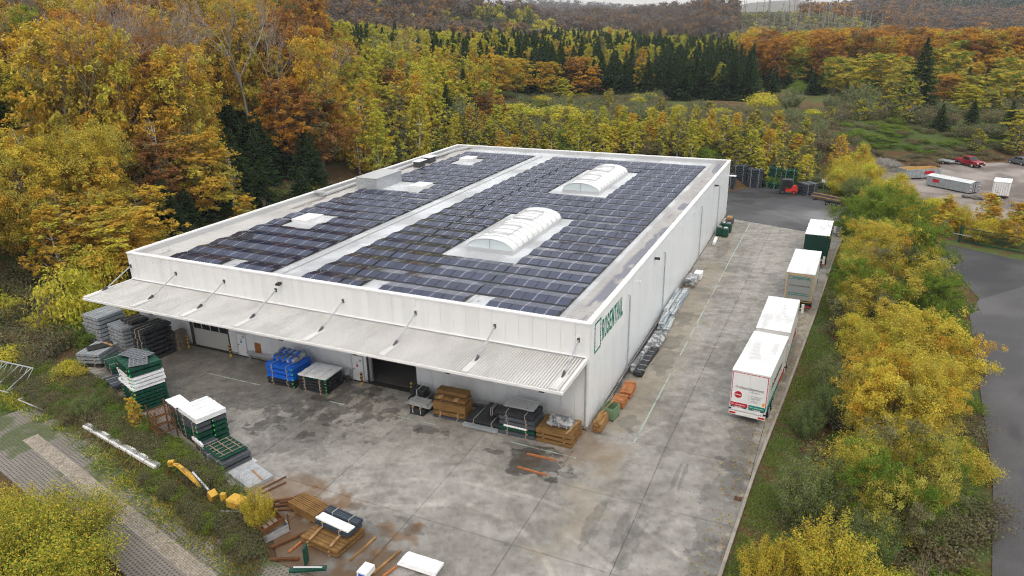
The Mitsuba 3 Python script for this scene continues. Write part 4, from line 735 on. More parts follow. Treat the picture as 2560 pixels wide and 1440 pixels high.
for i, (kind, x, y, h, r, lab, z, yaw) in enumerate(TREES):
    h0, r0, ids = PROTO[kind]; sx = (r/r0) if r else h/h0
    yaw = r2.uniform(0, 360) if yaw is None else yaw; gid = ids[r2.integers(len(ids))]
    tw = T().translate([x, y, float(tz[i])]) @ T().rotate([0, 0, 1], float(yaw)) @ T().scale([float(sx), float(sx), float(h/h0)])
    if i in indiv:
        nm, cat = ZONE[kind]; base = cat.replace(' ', '_')
        key = thing(base, lab or f'{nm} {zone_of(x, y)}', cat, None if lab else f'{nm} plants {zone_of(x, y)}')
    else:
        w_ = 'far_woodland' if kind.startswith('far_') else 'undergrowth' if kind in ('brush', 'bush_green', 'bush_yellow', 'bare_shrub', 'willow', 'bush_gold') else 'woodland'
        cnt[w_] += 1; key = f'{w_}__{cnt[w_]:04d}'
    scene[key] = {'type': 'instance', 'to_world': tw, 'group': {'type': 'ref', 'id': gid}}
print(len(TREES), cnt)

hb_ = thing('haze', 'pale autumn haze over the valley', 'haze'); labels[hb_]['kind'] = 'stuff'
scene[hb_] = {'type': 'cube', 'to_world': T().translate([-650, 3700, 120]) @ T().scale([4700, 3950, 190]), 'bsdf': {'type': 'null'}, 'interior': {'type': 'ref', 'id': 'haze_air'}}
dm = M(); rd9 = np.random.default_rng(8)
for q in range(70):
    a_, d_ = W_(rd9.uniform(1790, 2230)), rd9.uniform(560, 770); x, y = CAM[0]+d_*math.sin(a_), CAM[1]+d_*math.cos(a_); z = float(terrain(x, y)); hq = rd9.uniform(9, 19)
    dm.tube([(x, y, z-1), (x+rd9.normal(0, .5), y, z+hq)], [.38, .16], 4)
    for s in range(4): zz = z+hq*rd9.uniform(.5, .95); dm.tube([(x, y, zz), (x+rd9.normal(0, 1.2), y+rd9.normal(0, 1.2), zz+.8)], [.14, .07], 3)
k = ground_thing('dead_trees', 'bare dead trunks standing on the cleared hillside', 'stuff'); labels[k]['category'] = 'dead trees'; put(k, dm, 'bark', uv=np.tile([12.5, .5], (dm.n, 1)))
# ---------------------------------------------------------------- stacked goods
def wires(c, a=.22, f=26.):
    return lambda p, n, uv: mi.Color3f(c)*(1-a+2*a*noise(p.x*f, p.y*f, p.z*6))*(.85+.3*noise(p.x*1.7, p.y*1.7, p.z*3))
for nm, c in (('mesh_grey', (.30, .335, .37)), ('mesh_black', (.028, .031, .036)), ('mesh_green', (.006, .06, .038)), ('mesh_white', (.80, .83, .86)), ('mesh_blue', (.008, .115, .58)), ('mesh_navy', (.045, .06, .08)), ('mesh_slate', (.075, .085, .10))): mat(nm, wires(c, .1 if 'white' in nm or 'blue' in nm else .22), .5, .35)
mat('mesh_rust', lambda p, n, uv: mix((.13, .075, .03), (.30, .17, .06), fbm(p.x*2.2, p.y*2.2, p.z*7, 3))*(.8+.4*noise(p.x*26, p.y*26, p.z*8)), .8, .2)
mat('rust', lambda p, n, uv: mix((.07, .034, .018), (.19, .085, .035), fbm(p.x*2, p.y*2, p.z*3, 3)), .85, .2)
mat('timber', lambda p, n, uv: mix((.27, .155, .07), (.46, .29, .15), noise(p.x*5, p.y*5, p.z*8)), .8, .2)
mat('timber_grey', lambda p, n, uv: mix((.17, .14, .11), (.33, .27, .21), noise(p.x*5, p.y*5, p.z*8)), .85, .15)
mat('timber_orange', lambda p, n, uv: mix((.30, .105, .04), (.52, .215, .085), noise(p.x*6, p.y*3, p.z*7)), .75, .2)
mat('timber_gold', lambda p, n, uv: mix((.15, .08, .035), (.44, .26, .10), noise(p.x*7, p.y*2, p.z*9)), .75, .2)
mat('strap', (.48, .47, .45), .5, .3); mat('strap_green', (.05, .6, .12), .5, .3)
mat('wrap', lambda p, n, uv: mix((.12, .13, .14), (.48, .50, .51), smoothstep(.35, .7, noise(p.x*3, p.y*3, p.z*4)*.6+noise(p.x*9, p.y*6, p.z*9)*.4)), .18, .6)
mat('red_paint', (.55, .03, .02), .35, .45); mat('container_grey', lambda p, n, uv: mi.Color3f(.33, .36, .39)*(.75+.4*fbm(p.x, p.y, p.z*2, 3)), .5, .35); mat('yellow_inside', (.55, .36, .12), .7, .2)
mat('bin_green', lambda p, n, uv: mi.Color3f(.16, .26, .15)*(.75+.4*fbm(p.x*3, p.y*3, p.z*3, 3)), .6, .3)
mat('stone', lambda p, n, uv: mix((.10, .095, .085), (.27, .26, .24), fbm(p.x*3, p.y*3, p.z*3, 3)), .9, .15)
ORD = ['lowest', 'second', 'third', 'fourth', 'fifth', 'sixth', 'seventh', 'eighth', 'ninth', 'tenth', 'eleventh', 'twelfth', 'thirteenth']
def body(sx, sy, h, ribs, ax='x'):
    m = M().box(0, 0, .045, sx-.03, sy-.03, .05); w_ = sx/ribs
    for i in range(ribs): m.b(-sx/2+i*w_+.022, -sy/2+.02*(i % 2), .03, -sx/2+(i+1)*w_-.022, sy/2-.03*((i+1) % 2), h-.05-.012*((i*7) % 3))
    if ax == 'y':
        m = M().box(0, 0, .045, sx-.03, sy-.03, .05); w_ = sy/ribs
        for i in range(ribs): m.b(-sx/2+.015*((i*5) % 3), -sy/2+i*w_+.02, .03, sx/2-.015*((i*7) % 3), -sy/2+(i+1)*w_-.02, h-.05-.01*((i*7) % 3))
    return m
BCACHE = {}
def bundle(label, mt, cx, cy, z, sx, sy, h, rot=0., ribs=8, name='mesh_bundle', cat='bundle', straps=True, group=None, green=False, ax='x'):
    key = thing(name, label, cat, group); tw = T().translate([cx, cy, z]) @ T().rotate([0, 0, 1], math.degrees(rot))
    ck = (mt, sx, sy, h, ribs, ax)
    if ck not in BCACHE:
        b0 = M().b(-sx/2+.5, -sy/2-.06, -.045, -sx/2+.6, sy/2+.04, .02); b1 = M().b(sx/2-.6, -sy/2-.06, -.045, sx/2-.5, sy/2+.04, .02)
        st = [M().b(x-.02, -sy/2-.012, .0, x+.02, -sy/2-.001, h-.04).b(x-.02, -sy/2-.012, h-.04, x+.02, sy/2, h-.03) for x in (-sx/2+.62, sx/2-.62)]
        BCACHE[ck] = [PLY(body(sx, sy, h, ribs, ax).mesh(), mt), PLY(b0.mesh(), 'timber'), PLY(b1.mesh(), 'timber')]+[PLY(s.mesh(), 'strap') for s in st]
    d = BCACHE[ck]; share(key+'__mats', d[0], tw); share(key+'__batten', d[1], tw); share(key+'__batten_001', d[2], tw)
    if straps: share(key+'__strap', d[3], tw); share(key+'__strap_001', d[4], tw)
    if green: scene[key+'__edge_tag'] = {**PLY(M().b(sx/2-.08, -sy/2-.03, h*.3, sx/2+.02, -sy/2+.03, h*.6).mesh(), 'strap_green'), 'to_world': tw}
    return key
CN = {'mesh_grey': 'pale grey', 'mesh_black': 'black', 'mesh_green': 'dark green', 'mesh_white': 'white', 'mesh_blue': 'bright blue', 'mesh_navy': 'navy', 'mesh_slate': 'slate grey', 'mesh_rust': 'rusty brown'}
rs = np.random.default_rng(21)
def stack(where, cx, cy, sx, sy, rot, layers, ribs=8, straps=True, green=False, z=0., ax='x'):
    # layers: list of (material, height) from the ground up
    for i, (mt, h) in enumerate(layers):
        j = rs.normal(0, .025, 3)
        bundle(f'{CN[mt]} mesh bundle, {ORD[i]} {"layer" if i else "one"} of the {where}', mt, cx+j[0], cy+j[1], z+.05, sx, sy, h-.05, rot+j[2]*.5, ribs, straps=straps, green=green, ax=ax); z += h
    return z
stack('tall grey stack nearest the left canopy end', -46.4, -1.9, 2.45, 2.6, -.11, [('mesh_grey', .385)]*7)
zt = stack('grey stack with a black bundle on top', -43.25, -1.9, 2.55, 2.5, -.2, [('mesh_grey', .36)]*6)
bundle('black mesh bundle lying on top of the grey stack', 'mesh_black', -42.7, -1.55, zt+.05, 1.9, 1.6, .34, -.2, 6)
stack('black stack left of the pallets', -38.95, -2.9, 1.75, 2.7, -.08, [('mesh_black', .43)]*7, 6)
zt = stack('low grey stack with dark boards on it', -42.7, -5.55, 2.2, 2.6, .28, [('mesh_black', .3), ('mesh_grey', .33), ('mesh_grey', .33), ('mesh_grey', .33)], 7)
k = thing('dark_board', 'dark rubble strewn board on the low grey stack', 'board'); put(k+'__sheet', M().box(-42.7, -5.3, zt+.03, 1.1, 2.0, .05, rz=-.5), 'black'); put(k+'__plank', M().box(-42.3, -4.8, zt+.08, 1.3, .2, .05, rz=-.1), 'timber')
stack('low dark green stack behind the tall one', -39.55, -5.85, 2.6, 2.2, -.37, [('mesh_navy', .28), ('mesh_green', .36), ('mesh_green', .36)], 8)
stack('navy stack left of the green and white tower', -36.9, -8.0, 2.2, 2.0, -.35, [('mesh_navy', .36), ('mesh_navy', .36)], 7)
zt = stack('tall green and white stack', -32.75, -9.15, 3.0, 2.35, -.35, [('mesh_green', .29)]*6+[('mesh_white', .3)]*4+[('mesh_green', .4)]*2, 10, straps=False, green=True)
for dx, dy, rz, n in ((-.5, .3, .35, 'upper'), (.35, -.25, -.35, 'lower')):
    k = thing('grey_grating', f'{n} loose grey grating lying askew on the tall stack', 'grating'); tw = T().translate([-32.75+dx, -9.15+dy, zt+(.12 if n == 'upper' else .06)]) @ T().rotate([0, 0, 1], math.degrees(-.35+rz))
    scene[k+'__sheet'] = {**PLY(M().box(0, 0, 0, 2.4, 1.3, .02).mesh(), 'mesh_slate'), 'to_world': tw}
    m = M()
    for q in range(9): m.box(-1.15+q*.29, 0, .015, .02, 1.3, .03)
    for q in range(5): m.box(0, -.6+q*.3, .02, 2.4, .02, .02)
    scene[k+'__bars'] = {**PLY(m.mesh(), 'container_grey'), 'to_world': tw}
# second stack group by the weeds
zt = stack('left half of the white topped stack', -27.0, -10.75, 2.5, 1.15, -.34, [('mesh_black', .36), ('mesh_green', .4), ('mesh_green', .4), ('mesh_green', .4), ('mesh_slate', .38)], 6)
bundle('white mesh bundle half covered on the left of the white topped stack', 'mesh_white', -27.3, -10.75, zt+.03, 1.8, 1.1, .12, -.34, 6, straps=False)
for i, (mt, h) in enumerate([('mesh_black', .34), ('mesh_green', .4), ('mesh_green', .4), ('mesh_slate', .36), ('mesh_slate', .4)]):
    zz = sum([.34, .4, .4, .36, .4][:i])
    bundle(f'{CN[mt]} mesh bundle, {ORD[i]} layer under the bright white bundle, weed side', mt, -24.75, -11.65, zz+.05, 2.6, 1.05, h-.05, -.31, 8, green=i > 2); 
    bundle(f'{CN["mesh_green" if i != 4 else mt]} mesh bundle, {ORD[i]} layer under the bright white bundle, yard side', 'mesh_green' if i != 4 else mt, -24.4, -10.55, zz+.05, 2.6, 1.0, h-.05, -.31, 8, green=True)
bundle('bright white ribbed mesh bundle on top of the stack by the weeds', 'mesh_white', -24.55, -11.1, 1.95, 2.7, 2.15, .42, -.31, 8, straps=False)
stack('low black stack beside the flat gratings', -20.95, -12.75, 2.45, 2.1, -.27, [('mesh_slate', .3), ('mesh_slate', .42)], 9, green=True)
k = thing('green_lattice', 'dark green lattice panels with pale strips on the low black stack', 'lattice panel'); tw = T().translate([-21.2, -12.6, .75]) @ T().rotate([0, 0, 1], -16)
m = M().box(0, 0, .03, 2.4, 1.9, .03); m2 = M()
for q in range(11): m.box(-1.15+q*.23, 0, .07, .03, 1.9, .05)
for q in range(5): m2.box(-.95+q*.45, 0, .12, .06, 1.7, .03)
for q in range(3): m2.box(0, -.6+q*.6, .15, 2.0, .06, .03)
scene[k+'__panel'] = {**PLY(m.mesh(), 'mesh_green'), 'to_world': tw}; scene[k+'__strips'] = {**PLY(m2.mesh(), 'timber_grey'), 'to_world': tw}
k = thing('flat_grating', 'pale grey gratings lying flat at the end of the stacks', 'grating'); tw = T().translate([-18.15, -13.65, .02]) @ T().rotate([0, 0, 1], -17)
m = M().box(0, 0, .1, 2.6, 1.75, .2)
for q in range(14): m.box(-1.22+q*.188, 0, .21, .12, 1.75, .03)
scene[k+'__sheet'] = {**PLY(m.mesh(), 'galvanised'), 'to_world': tw}; scene[k+'__batten'] = {**PLY(M().box(.5, .2, .26, 1.5, .1, .05, rz=-.1).mesh(), 'timber'), 'to_world': tw}
k = thing('steel_sheet', 'pale steel sheet under the low black stack', 'sheet'); put(k, M().box(-20.8, -13.0, .015, 3.0, 2.7, .02, rz=-.27), 'alu')
bundle('dark slate bundle, base of the weed side before the low stack', 'mesh_slate', -22.9, -12.3, .03, 1.6, 1.3, .5, -.3, 5); bundle('white edged bundle leaning at the base of the stack by the weeds', 'mesh_white', -23.7, -12.6, .5, 1.6, .15, .3, -.33, 5, straps=False)
# along the front wall
stack('blue stack', -24.75, -2.05, 2.7, 2.3, 0, [('mesh_black', .3), ('mesh_black', .3), ('mesh_blue', .44), ('mesh_blue', .44), ('mesh_blue', .44)], 4, green=True)
for dy, z, n in ((-.45, 1.93, 'front'), (.4, 1.93, 'rear')):
    k = thing('wrapped_bundle', f'{n} film wrapped blue roll bundle on top of the blue stack', 'bundle'); put(k+'__mats', M().rbox(-25.9, -1.85+dy-.32, z, -23.7, -1.85+dy+.32, z+(.33 if n == 'front' else .45), .08), 'mesh_blue')
    m = M()
    for q in range(5): m.b(-25.92+q*.52, -1.85+dy-.335, z-.01, -25.72+q*.52, -1.85+dy+.335, z+(.345 if n == 'front' else .465))
    put(k+'__film', m, 'wrap')
stack('white topped stack left of the open gateway', -21.7, -1.95, 2.65, 2.25, .03, [('mesh_black', .27)]*4+[('mesh_green', .14), ('mesh_white', .24)], 8, green=True, ax='y')
k = thing('grey_drum', 'small grey drum between the white topped stack and the door', 'drum'); put(k+'__can', M().tube([(-20.2, -.5, .7), (-20.2, -.5, 1.1)], .22, 14), 'galvanised'); put(k+'__stand', M().b(-20.3, -.6, 0, -20.1, -.4, .7), 'dark_steel')
# pile right of the gateway
bundle('black strapped bundle behind the galvanised bars beside the gateway', 'mesh_black', -13.0, -1.15, .75, 1.2, .9, .55, 0, 3); bundle('black mats under the strapped bundle beside the gateway', 'mesh_black', -12.6, -1.3, .03, 2.0, 1.3, .7, 0, 6)
k = thing('bar_bundle', 'galvanised bars strapped on a pallet beside the open gateway', 'bundle'); m = M()
for q in range(9):
    for l in range(3): m.box(-12.25, -2.75+q*.1+.02*l, .72+l*.09, 1.5 if l else 2.1, .08, .07, rz=-.05)
put(k+'__bars', m, 'galvanised'); put(k+'__pallet', M().b(-12.9, -2.9, .0, -11.7, -1.8, .1).b(-12.85, -2.85, .1, -11.75, -1.85, .5), 'mesh_black')
for x in (-12.6, -11.95): part(k, 'strap', M().b(x-.03, -2.91, .1, x+.03, -2.9, 1.0), 'strap'); part(k, 'batten', M().b(x-.05, -2.95, .55, x+.05, -1.75, .68), 'timber')
stack('rusty stack beside the galvanised bars', -9.75, -1.95, 2.6, 1.35, .03, [('mesh_slate', .22), ('mesh_rust', .36)], 5, ax='y')
bundle('tall rusty mesh bundle in the middle of the rusty stack', 'mesh_rust', -9.75, -1.9, .64, 2.6, 1.3, .68, .02, 5, straps=False, ax='y'); bundle('rusty mesh bundle with two timber blocks on it', 'mesh_rust', -9.75, -1.8, 1.38, 2.5, 1.15, .3, .02, 5, straps=False, ax='y'); bundle('pale brown mesh bundle on top of the rusty stack', 'mesh_rust', -9.75, -1.7, 1.74, 2.45, .8, .34, .02, 3, straps=False, ax='y')
for x in (-10.4, -9.1): k = thing('timber_block', ('left' if x < -10 else 'right')+' timber block jutting from the rusty stack', 'block'); put(k, M().box(x, -2.5, 1.74, .3, .4, .1), 'timber')
stack('low black stack behind the pale blue bars', -6.95, -1.75, 2.65, 2.0, 0, [('mesh_black', .3), ('mesh_black', .36)], 7, ax='y')
bundle('pale blue bars before the low black stack', 'mesh_grey', -7.0, -2.95, .08, 2.75, .35, .3, 0, 2, straps=False, ax='y')
bundle('strapped black bundle standing on the low black stack', 'mesh_black', -6.55, -1.55, .8, 1.1, .9, .55, -.03, 3)
stack('tall stack third from the corner', -4.25, -1.95, 2.65, 1.75, 0, [('mesh_slate', .38), ('mesh_green', .36), ('mesh_slate', .38), ('mesh_slate', .38), ('mesh_black', .42)], 7, ax='y')
k = thing('slat_bundle', 'galvanised slats on top of the tall stack', 'bundle'); m = M()
for q in range(6): m.box(-4.3, -2.3+q*.24, 2.04, 2.3, .14, .06)
m.b(-5.3, -2.35, 1.97, -5.2, -1, 2.01).b(-3.4, -2.35, 1.97, -3.3, -1, 2.01); put(k, m, 'alu')
k = thing('roll', 'white rolled film tucked into the tall stack front', 'roll'); put(k, M().tube([(-5.2, -2.86, .8), (-3.5, -2.86, .78)], .07, 8), 'sign_white')
stack('brown stack at the building corner', -1.5, -1.7, 2.6, 2.2, 0, [('mesh_rust', .36), ('mesh_rust', .34), ('mesh_rust', .38)], 8, straps=False, ax='y')
for i, (dy, z, s) in enumerate(((-.25, 1.1, .42), (.3, 1.1, .5))):
    k = thing('wrapped_rolls', ('front' if i == 0 else 'rear')+' film wrapped roll bundle on the brown corner stack', 'bundle'); put(k+'__rolls', M().rbox(-2.3, -1.7+dy-.28, z, -.5, -1.7+dy+.28, z+s-.08, .1), 'wrap')
    for x in (-1.9, -1.35, -.8): part(k, 'strap', M().b(x-.04, -1.7+dy-.29, z, x+.04, -1.7+dy-.281, z+s-.1), 'strap')
k = thing('plank', 'loose plank on the brown corner stack', 'plank'); put(k, M().box(-.5, -1.9, 1.14, .16, 1.9, .06, rz=-.12), 'timber')
# loose timbers and foreground
for x0, y0, x1, y1, mt, lab in ((-2.77, -4.47, -.69, -4.43, 'timber_orange', 'upper orange timber lying on the wet concrete'), (-2.74, -6.1, -.67, -6.2, 'timber_orange', 'lower orange timber lying on the wet concrete'), (-7.6, -17.5, -7.37, -15.4, 'timber_gold', 'yellow timber right of the rusty foreground stack'), (-5.9, -17.8, -5.5, -15.75, 'timber_gold', 'brown timber beside the white board stack'),
    (-11.1, -18.3, -11.0, -17.2, 'timber_orange', 'timber left of the rusty foreground stack'), (-5.3, -17.8, -5.0, -16.9, 'timber_orange', 'short timber under the white board stack')):
    k = thing('timber', lab, 'timber'); a = math.atan2(y1-y0, x1-x0); put(k, M().box((x0+x1)/2, (y0+y1)/2, .06, math.dist((x0, y0), (x1, y1)), .11, .1, rz=a), mt)
bundle('rusty mesh bundle behind the rusty foreground stack', 'mesh_rust', -12.3, -15.0, .06, 2.4, 1.25, .6, -.2, 9, straps=False, ax='y')
bundle('lower rusty bundle of the foreground stack', 'mesh_rust', -9.55, -16.35, .06, 2.7, 2.35, .2, -.11, 9, straps=False, ax='y'); bundle('upper rusty bundle of the foreground stack', 'mesh_rust', -9.55, -16.35, .31, 2.7, 2.35, .2, -.11, 9, straps=False, ax='y')
for x in (-10.3, -8.9): k = thing('batten', ('left' if x < -10 else 'right')+' batten on the rusty foreground stack', 'batten'); put(k, M().box(x, -16.4, .57, .12, 2.2, .1, rz=.05), 'timber')
bundle('dark bundle under the white slats on the foreground stack', 'mesh_navy', -9.45, -15.95, .66, 2.5, 1.2, .3, -.13, 6); bundle('white slatted bundle on the foreground stack', 'mesh_white', -9.45, -16.2, .97, 2.5, .62, .16, -.13, 3, straps=False, ax='y'); bundle('black slatted bundle on the foreground stack', 'mesh_navy', -9.3, -15.6, 1.0, 2.5, .5, .26, -.13, 4, ax='y')
k = thing('board_stack', 'white steel boards stacked on the concrete at the lower edge', 'stack')
for q in range(4): part(k, 'board', M().b(-5.05+.05*q, -16.85+.03*q, .12+q*.05, -2.75+.05*(q % 2), -15.95+.02*q, .162+q*.05), 'sign_white')
part(k, 'batten', M().b(-4.5, -16.8, .02, -4.4, -15.9, .11).b(-3.4, -16.8, .02, -3.3, -15.9, .11), 'timber')
k = thing('crate', 'small white crate with blue lettering film at the lower edge', 'crate'); put(k+'__box', M().b(-6.5, -18.4, .1, -5.9, -17.6, .45), 'sign_white'); put(k+'__film', M().b(-6.4, -18.41, .2, -6.0, -18.402, .35), 'mesh_blue')
k = thing('steel_stand', 'dark green steel frame cut by the lower picture edge', 'frame'); put(k+'__beam', M().box(-8.9, -19.3, .5, 1.9, .3, .12, rz=.5), 'mesh_green'); put(k+'__post', M().box(-9.7, -18.5, .55, .12, .5, 1.1, rz=.4), 'mesh_green'); put(k+'__rod', M().tube([(-9.6, -19.6, .62), (-8.2, -19.0, .62)], .05, 6), 'alu')
# skip and rack, yellow machine parts, beams by the weeds
k = thing('skip', 'rusty open tray resting on a pale steel trough beside the kerb', 'skip'); tw = T().translate([-13.3, -17.2, 0]) @ T().rotate([0, 0, 1], -22)
def tray(sx, sy, z0, z1, t): return M().b(-sx/2, -sy/2, z0, sx/2, sy/2, z0+t).b(-sx/2, -sy/2, z0+t, sx/2, -sy/2+t, z1).b(-sx/2, sy/2-t, z0+t, sx/2, sy/2, z1).b(-sx/2, -sy/2+t, z0+t, -sx/2+t, sy/2-t, z1).b(sx/2-t, -sy/2+t, z0+t, sx/2, sy/2-t, z1)
scene[k+'__trough'] = {**PLY(tray(1.7, 1.5, .02, .5, .04).mesh(), 'galvanised'), 'to_world': tw}; scene[k+'__tray'] = {**PLY(tray(1.6, 1.35, .62, 1.0, .05).mesh(), 'rust'), 'to_world': tw @ T().rotate([1, 0, 0], 9)}
scene[k+'__planks'] = {**PLY(M().box(0, -.3, .72, 1.4, .2, .06).box(0, 0, .74, 1.4, .24, .06).box(0, .3, .72, 1.4, .2, .06).mesh(), 'timber_grey'), 'to_world': tw @ T().rotate([1, 0, 0], 9)}
for x, y in ((-.82, -.72), (.82, .72), (-.82, .72)): part(k, 'corner_post', M().box(x, y, .65, .07, .07, 1.1), 'rust', tw)
k = thing('steel_rack', 'rusty three tier steel rack at the edge of the weeds', 'rack'); tw = T().translate([-27.2, -12.35, 0]) @ T().rotate([0, 0, 1], -19)
for q, (x, y) in enumerate(((-.75, -.6), (.75, -.6), (.75, .6), (-.75, .6))): part(k, 'post', M().b(x-.04, y-.04, 0, x+.04, y+.04, 2.55), 'rust', tw)
for z in (.75, 1.4, 2.05):
    m = M().b(-.75, -.62, z, .75, -.56, z+.06).b(-.75, .56, z, .75, .62, z+.06).b(-.77, -.55, z, -.71, .55, z+.06).b(.71, -.55, z, .77, .55, z+.06)
    for q in range(8): m.b(-.62+q*.175, -.56, z+.015, -.59+q*.175, .56, z+.045)
    part(k, 'shelf', m, 'rust', tw)
k = thing('crane_arm', 'yellow excavator arm lying in the weeds', 'crane arm'); put(k+'__boom', M().tube([(-23.0, -15.3, .7), (-22.4, -15.4, .85), (-21.2, -15.75, .8), (-19.6, -16.25, .5)], [.10, .15, .19, .10], 6), 'yellow_paint'); put(k+'__cylinder', M().tube([(-20.6, -15.85, 1.1), (-18.8, -16.4, .65)], .07, 8), 'alu')
put(k+'__bracket', M().box(-18.35, -16.55, .5, .5, .45, .5, rz=-.3, ry=.4), 'yellow_paint'); put(k+'__knuckle', M().box(-23.15, -15.3, .75, .35, .3, .35, rz=.5), 'yellow_paint')
k = thing('machine_box', 'yellow machine housing half hidden behind a sapling', 'machine part'); put(k+'__housing', M().rbox(-17.0, -16.9, .25, -15.9, -16.1, .85, .08), 'yellow_paint'); put(k+'__lug', M().box(-17.4, -16.6, .7, .3, .25, .5, rz=.4), 'yellow_paint'); put(k+'__rod', M().tube([(-17.0, -17.3, .3), (-15.8, -17.0, .4)], .04, 6), 'galvanised')
k = thing('beam_bundle', 'long pale bundle of white beams beside the weeds', 'beam'); a = math.atan2(-1.7, 9.3)
for q in range(3): part(k, 'beam', M().box(-29.1, -14.65+.17*q, .17, 9.4, .15, .22+.04*(q % 2), rz=a), 'galvanised' if q == 1 else 'white_trim')
for q in range(4): part(k, 'band', M().box(-32.3+q*2.2, -14.48-(-3.2+q*2.2)*.183, .17, .06, .54, .27, rz=a), 'strap')
k = thing('hurdle_frame', 'galvanised hurdle frame on the grass at the left edge', 'frame')
for x in np.linspace(-48.1, -44.3, 7): part(k, 'rail', M().tube([(x, -11.2+.0*x, .1), (x+.35, -10.4, 1.3)], .04, 5), 'galvanised')
part(k, 'top_bar', M().tube([(-48.0, -10.5, 1.25), (-43.9, -10.4, 1.3)], .06, 6), 'galvanised'); part(k, 'base_bar', M().tube([(-48.2, -11.2, .12), (-44.2, -11.2, .12)], .06, 6).tube([(-48.0, -12.6, .12), (-44.1, -12.6, .12)], .06, 6), 'galvanised')
for x in (-47.5, -46, -44.5): part(k, 'foot', M().tube([(x, -11.2, .12), (x, -12.6, .12)], .05, 5).tube([(x+.3, -10.45, 1.25), (x, -12.55, .14)], .04, 5), 'galvanised')
k = thing('fence_boards', 'white slatted boards lying behind the hurdle frame', 'boards')
for q in range(8): part(k, 'slat', M().box(-47.4+q*.5, -9.4, .18, .4, 1.2, .14, rz=-.1), 'white_trim')
k = thing('tube_frame', 'thin silver tube frame lying in the grass', 'frame'); put(k, M().tube([(-42.1, -13.1, .2), (-41.9, -11.1, .25)], .06, 6).tube([(-42.1, -13.1, .2), (-38.7, -13.4, .2)], .05, 6), 'alu')
k = thing('loose_tube', 'short silver tube in the grass beside the tube frame', 'tube'); put(k, M().tube([(-38.6, -13.0, .2), (-37.2, -12.6, .3)], .07, 6), 'alu')
k = thing('rusty_angles', 'rusty steel angles behind the flat gratings', 'steel bars')
for q, (x0, y0, x1, y1) in enumerate(((-16.6, -14.6, -16.0, -12.8), (-16.2, -14.8, -15.6, -13.3), (-14.6, -15.6, -13.9, -13.9))): part(k, 'bar', M().tube([(x0, y0, .06), (x1, y1, .07)], .06, 4), 'rust')
# along the side wall
k = thing('log_pile', 'split golden timbers in a steel cradle at the building corner', 'timber pile'); m = M(); rr_ = np.random.default_rng(4)
for q in range(5):
    for l in range(6): part(k, 'log', M().box(.45+q*.13, .7+rr_.normal(0, .05), .12+l*.12, .12, 1.8, .11), 'timber_gold')
k = thing('green_bin', 'open green wheeled bin between the golden and orange timber', 'bin'); tw = T().translate([.98, 2.25, 0]) @ T().rotate([0, 0, 1], -9)
scene[k+'__tub'] = {**PLY(tray(.95, 1.1, .15, 1.0, .04).mesh(), 'bin_green'), 'to_world': tw}
for q, (x, y) in enumerate(((-.4, -.45), (.4, -.45), (.4, .45), (-.4, .45))): part(k, 'wheel', M().cyl((x, y, .08), .08, .06, 0, 10), 'rubber', tw)
k = thing('bin_plank', 'pale plank leaning out of the green bin', 'plank'); put(k, M().tube([(.5, 1.3, .75), (1.1, 3.0, 1.2)], .05, 4), 'timber')
def slats(lab, cx, cy, sx, sy, h, rot):
    k = thing('orange_timber', lab, 'timber stack'); tw = T().translate([cx, cy, .12]) @ T().rotate([0, 0, 1], math.degrees(rot)); r3 = np.random.default_rng(int(cy*10)); nx, nz = int(sx/.13), int(h/.1)
    for i in range(nx):
        for l in range(nz): part(k, 'slat', M().box(-sx/2+(i+.5)*sx/nx, r3.normal(0, .04), l*.1+.05, sx/nx-.015, sy, .088), 'timber_orange', tw)
    for y in (-.3*sy, .3*sy): part(k, 'batten', M().box(0, y, nz*.1+.03, sx*1.05, .07, .05), 'timber', tw); part(k, 'bearer', M().box(0, y, -.06, sx, .09, .1), 'timber_grey', tw)
slats('nearer orange timber stack beside the green bin', 1.08, 4.2, .95, 1.3, .55, -.04); slats('farther orange timber stack along the side wall', 1.2, 6.2, .85, 1.95, .6, .04)
k = thing('pipe_rack', 'dark steel pipes lying along the foot of the side wall', 'pipes')
for q in range(9): part(k, 'pipe', M().tube([(.18+.05*(q % 5), 1.5+q*.9, .15+.09*(q//2)), (.2+.05*(q % 5), 27+q*1.2, .15+.09*(q//2))], .035, 5), 'galvanised' if q % 3 == 0 else 'dark_steel')
for y in range(3, 30, 4): part(k, 'bracket', M().b(.02, y, .05, .5, y+.06, .1), 'galvanised'); part(k, 'upright', M().b(.501, y, .05, .55, y+.06, .7), 'galvanised')
k = thing('sheet_pack', 'long black strapped sheet pack along the side wall', 'bundle'); put(k+'__pack', M().box(1.25, 11.9, .32, .62, 5.8, .3, rz=-.05), 'mesh_black'); put(k+'__pallet', M().box(1.28, 9.6, .1, .5, .9, .16).box(1.2, 13.9, .1, .5, .9, .16), 'black')
for q in range(6): part(k, 'strap', M().box(1.2-.047*(q-2.5), 9.6+q*.92, .475, .64, .05, .015, rz=-.05), 'strap')
k = thing('film_pack', 'film wrapped narrow pack lying beside the black sheet pack', 'bundle'); put(k+'__pack', M().box(.75, 12.0, .45, .34, 5.2, .6, rz=-.04), 'wrap'); put(k+'__base', M().box(.75, 12.0, .1, .3, 5.0, .14, rz=-.04), 'timber_grey')
for q in range(9): part(k, 'strap', M().box(.75, 9.7+q*.57, .755, .36, .05, .015), 'black')
k = thing('film_pack', 'film wrapped bundle behind the black sheet pack', 'bundle'); put(k+'__pack', M().rbox(.5, 14.4, .12, 1.7, 17.6, .55, .08), 'wrap'); put(k+'__base', M().b(.55, 14.5, 0, 1.6, 17.5, .11), 'timber_grey')
mat('board_blue', lambda p, n, uv: mix((.18, .24, .30), (.50, .53, .54), smoothstep(.3, .6, noise(p.x*9, p.y*.6, p.z*9))), .4, .4)
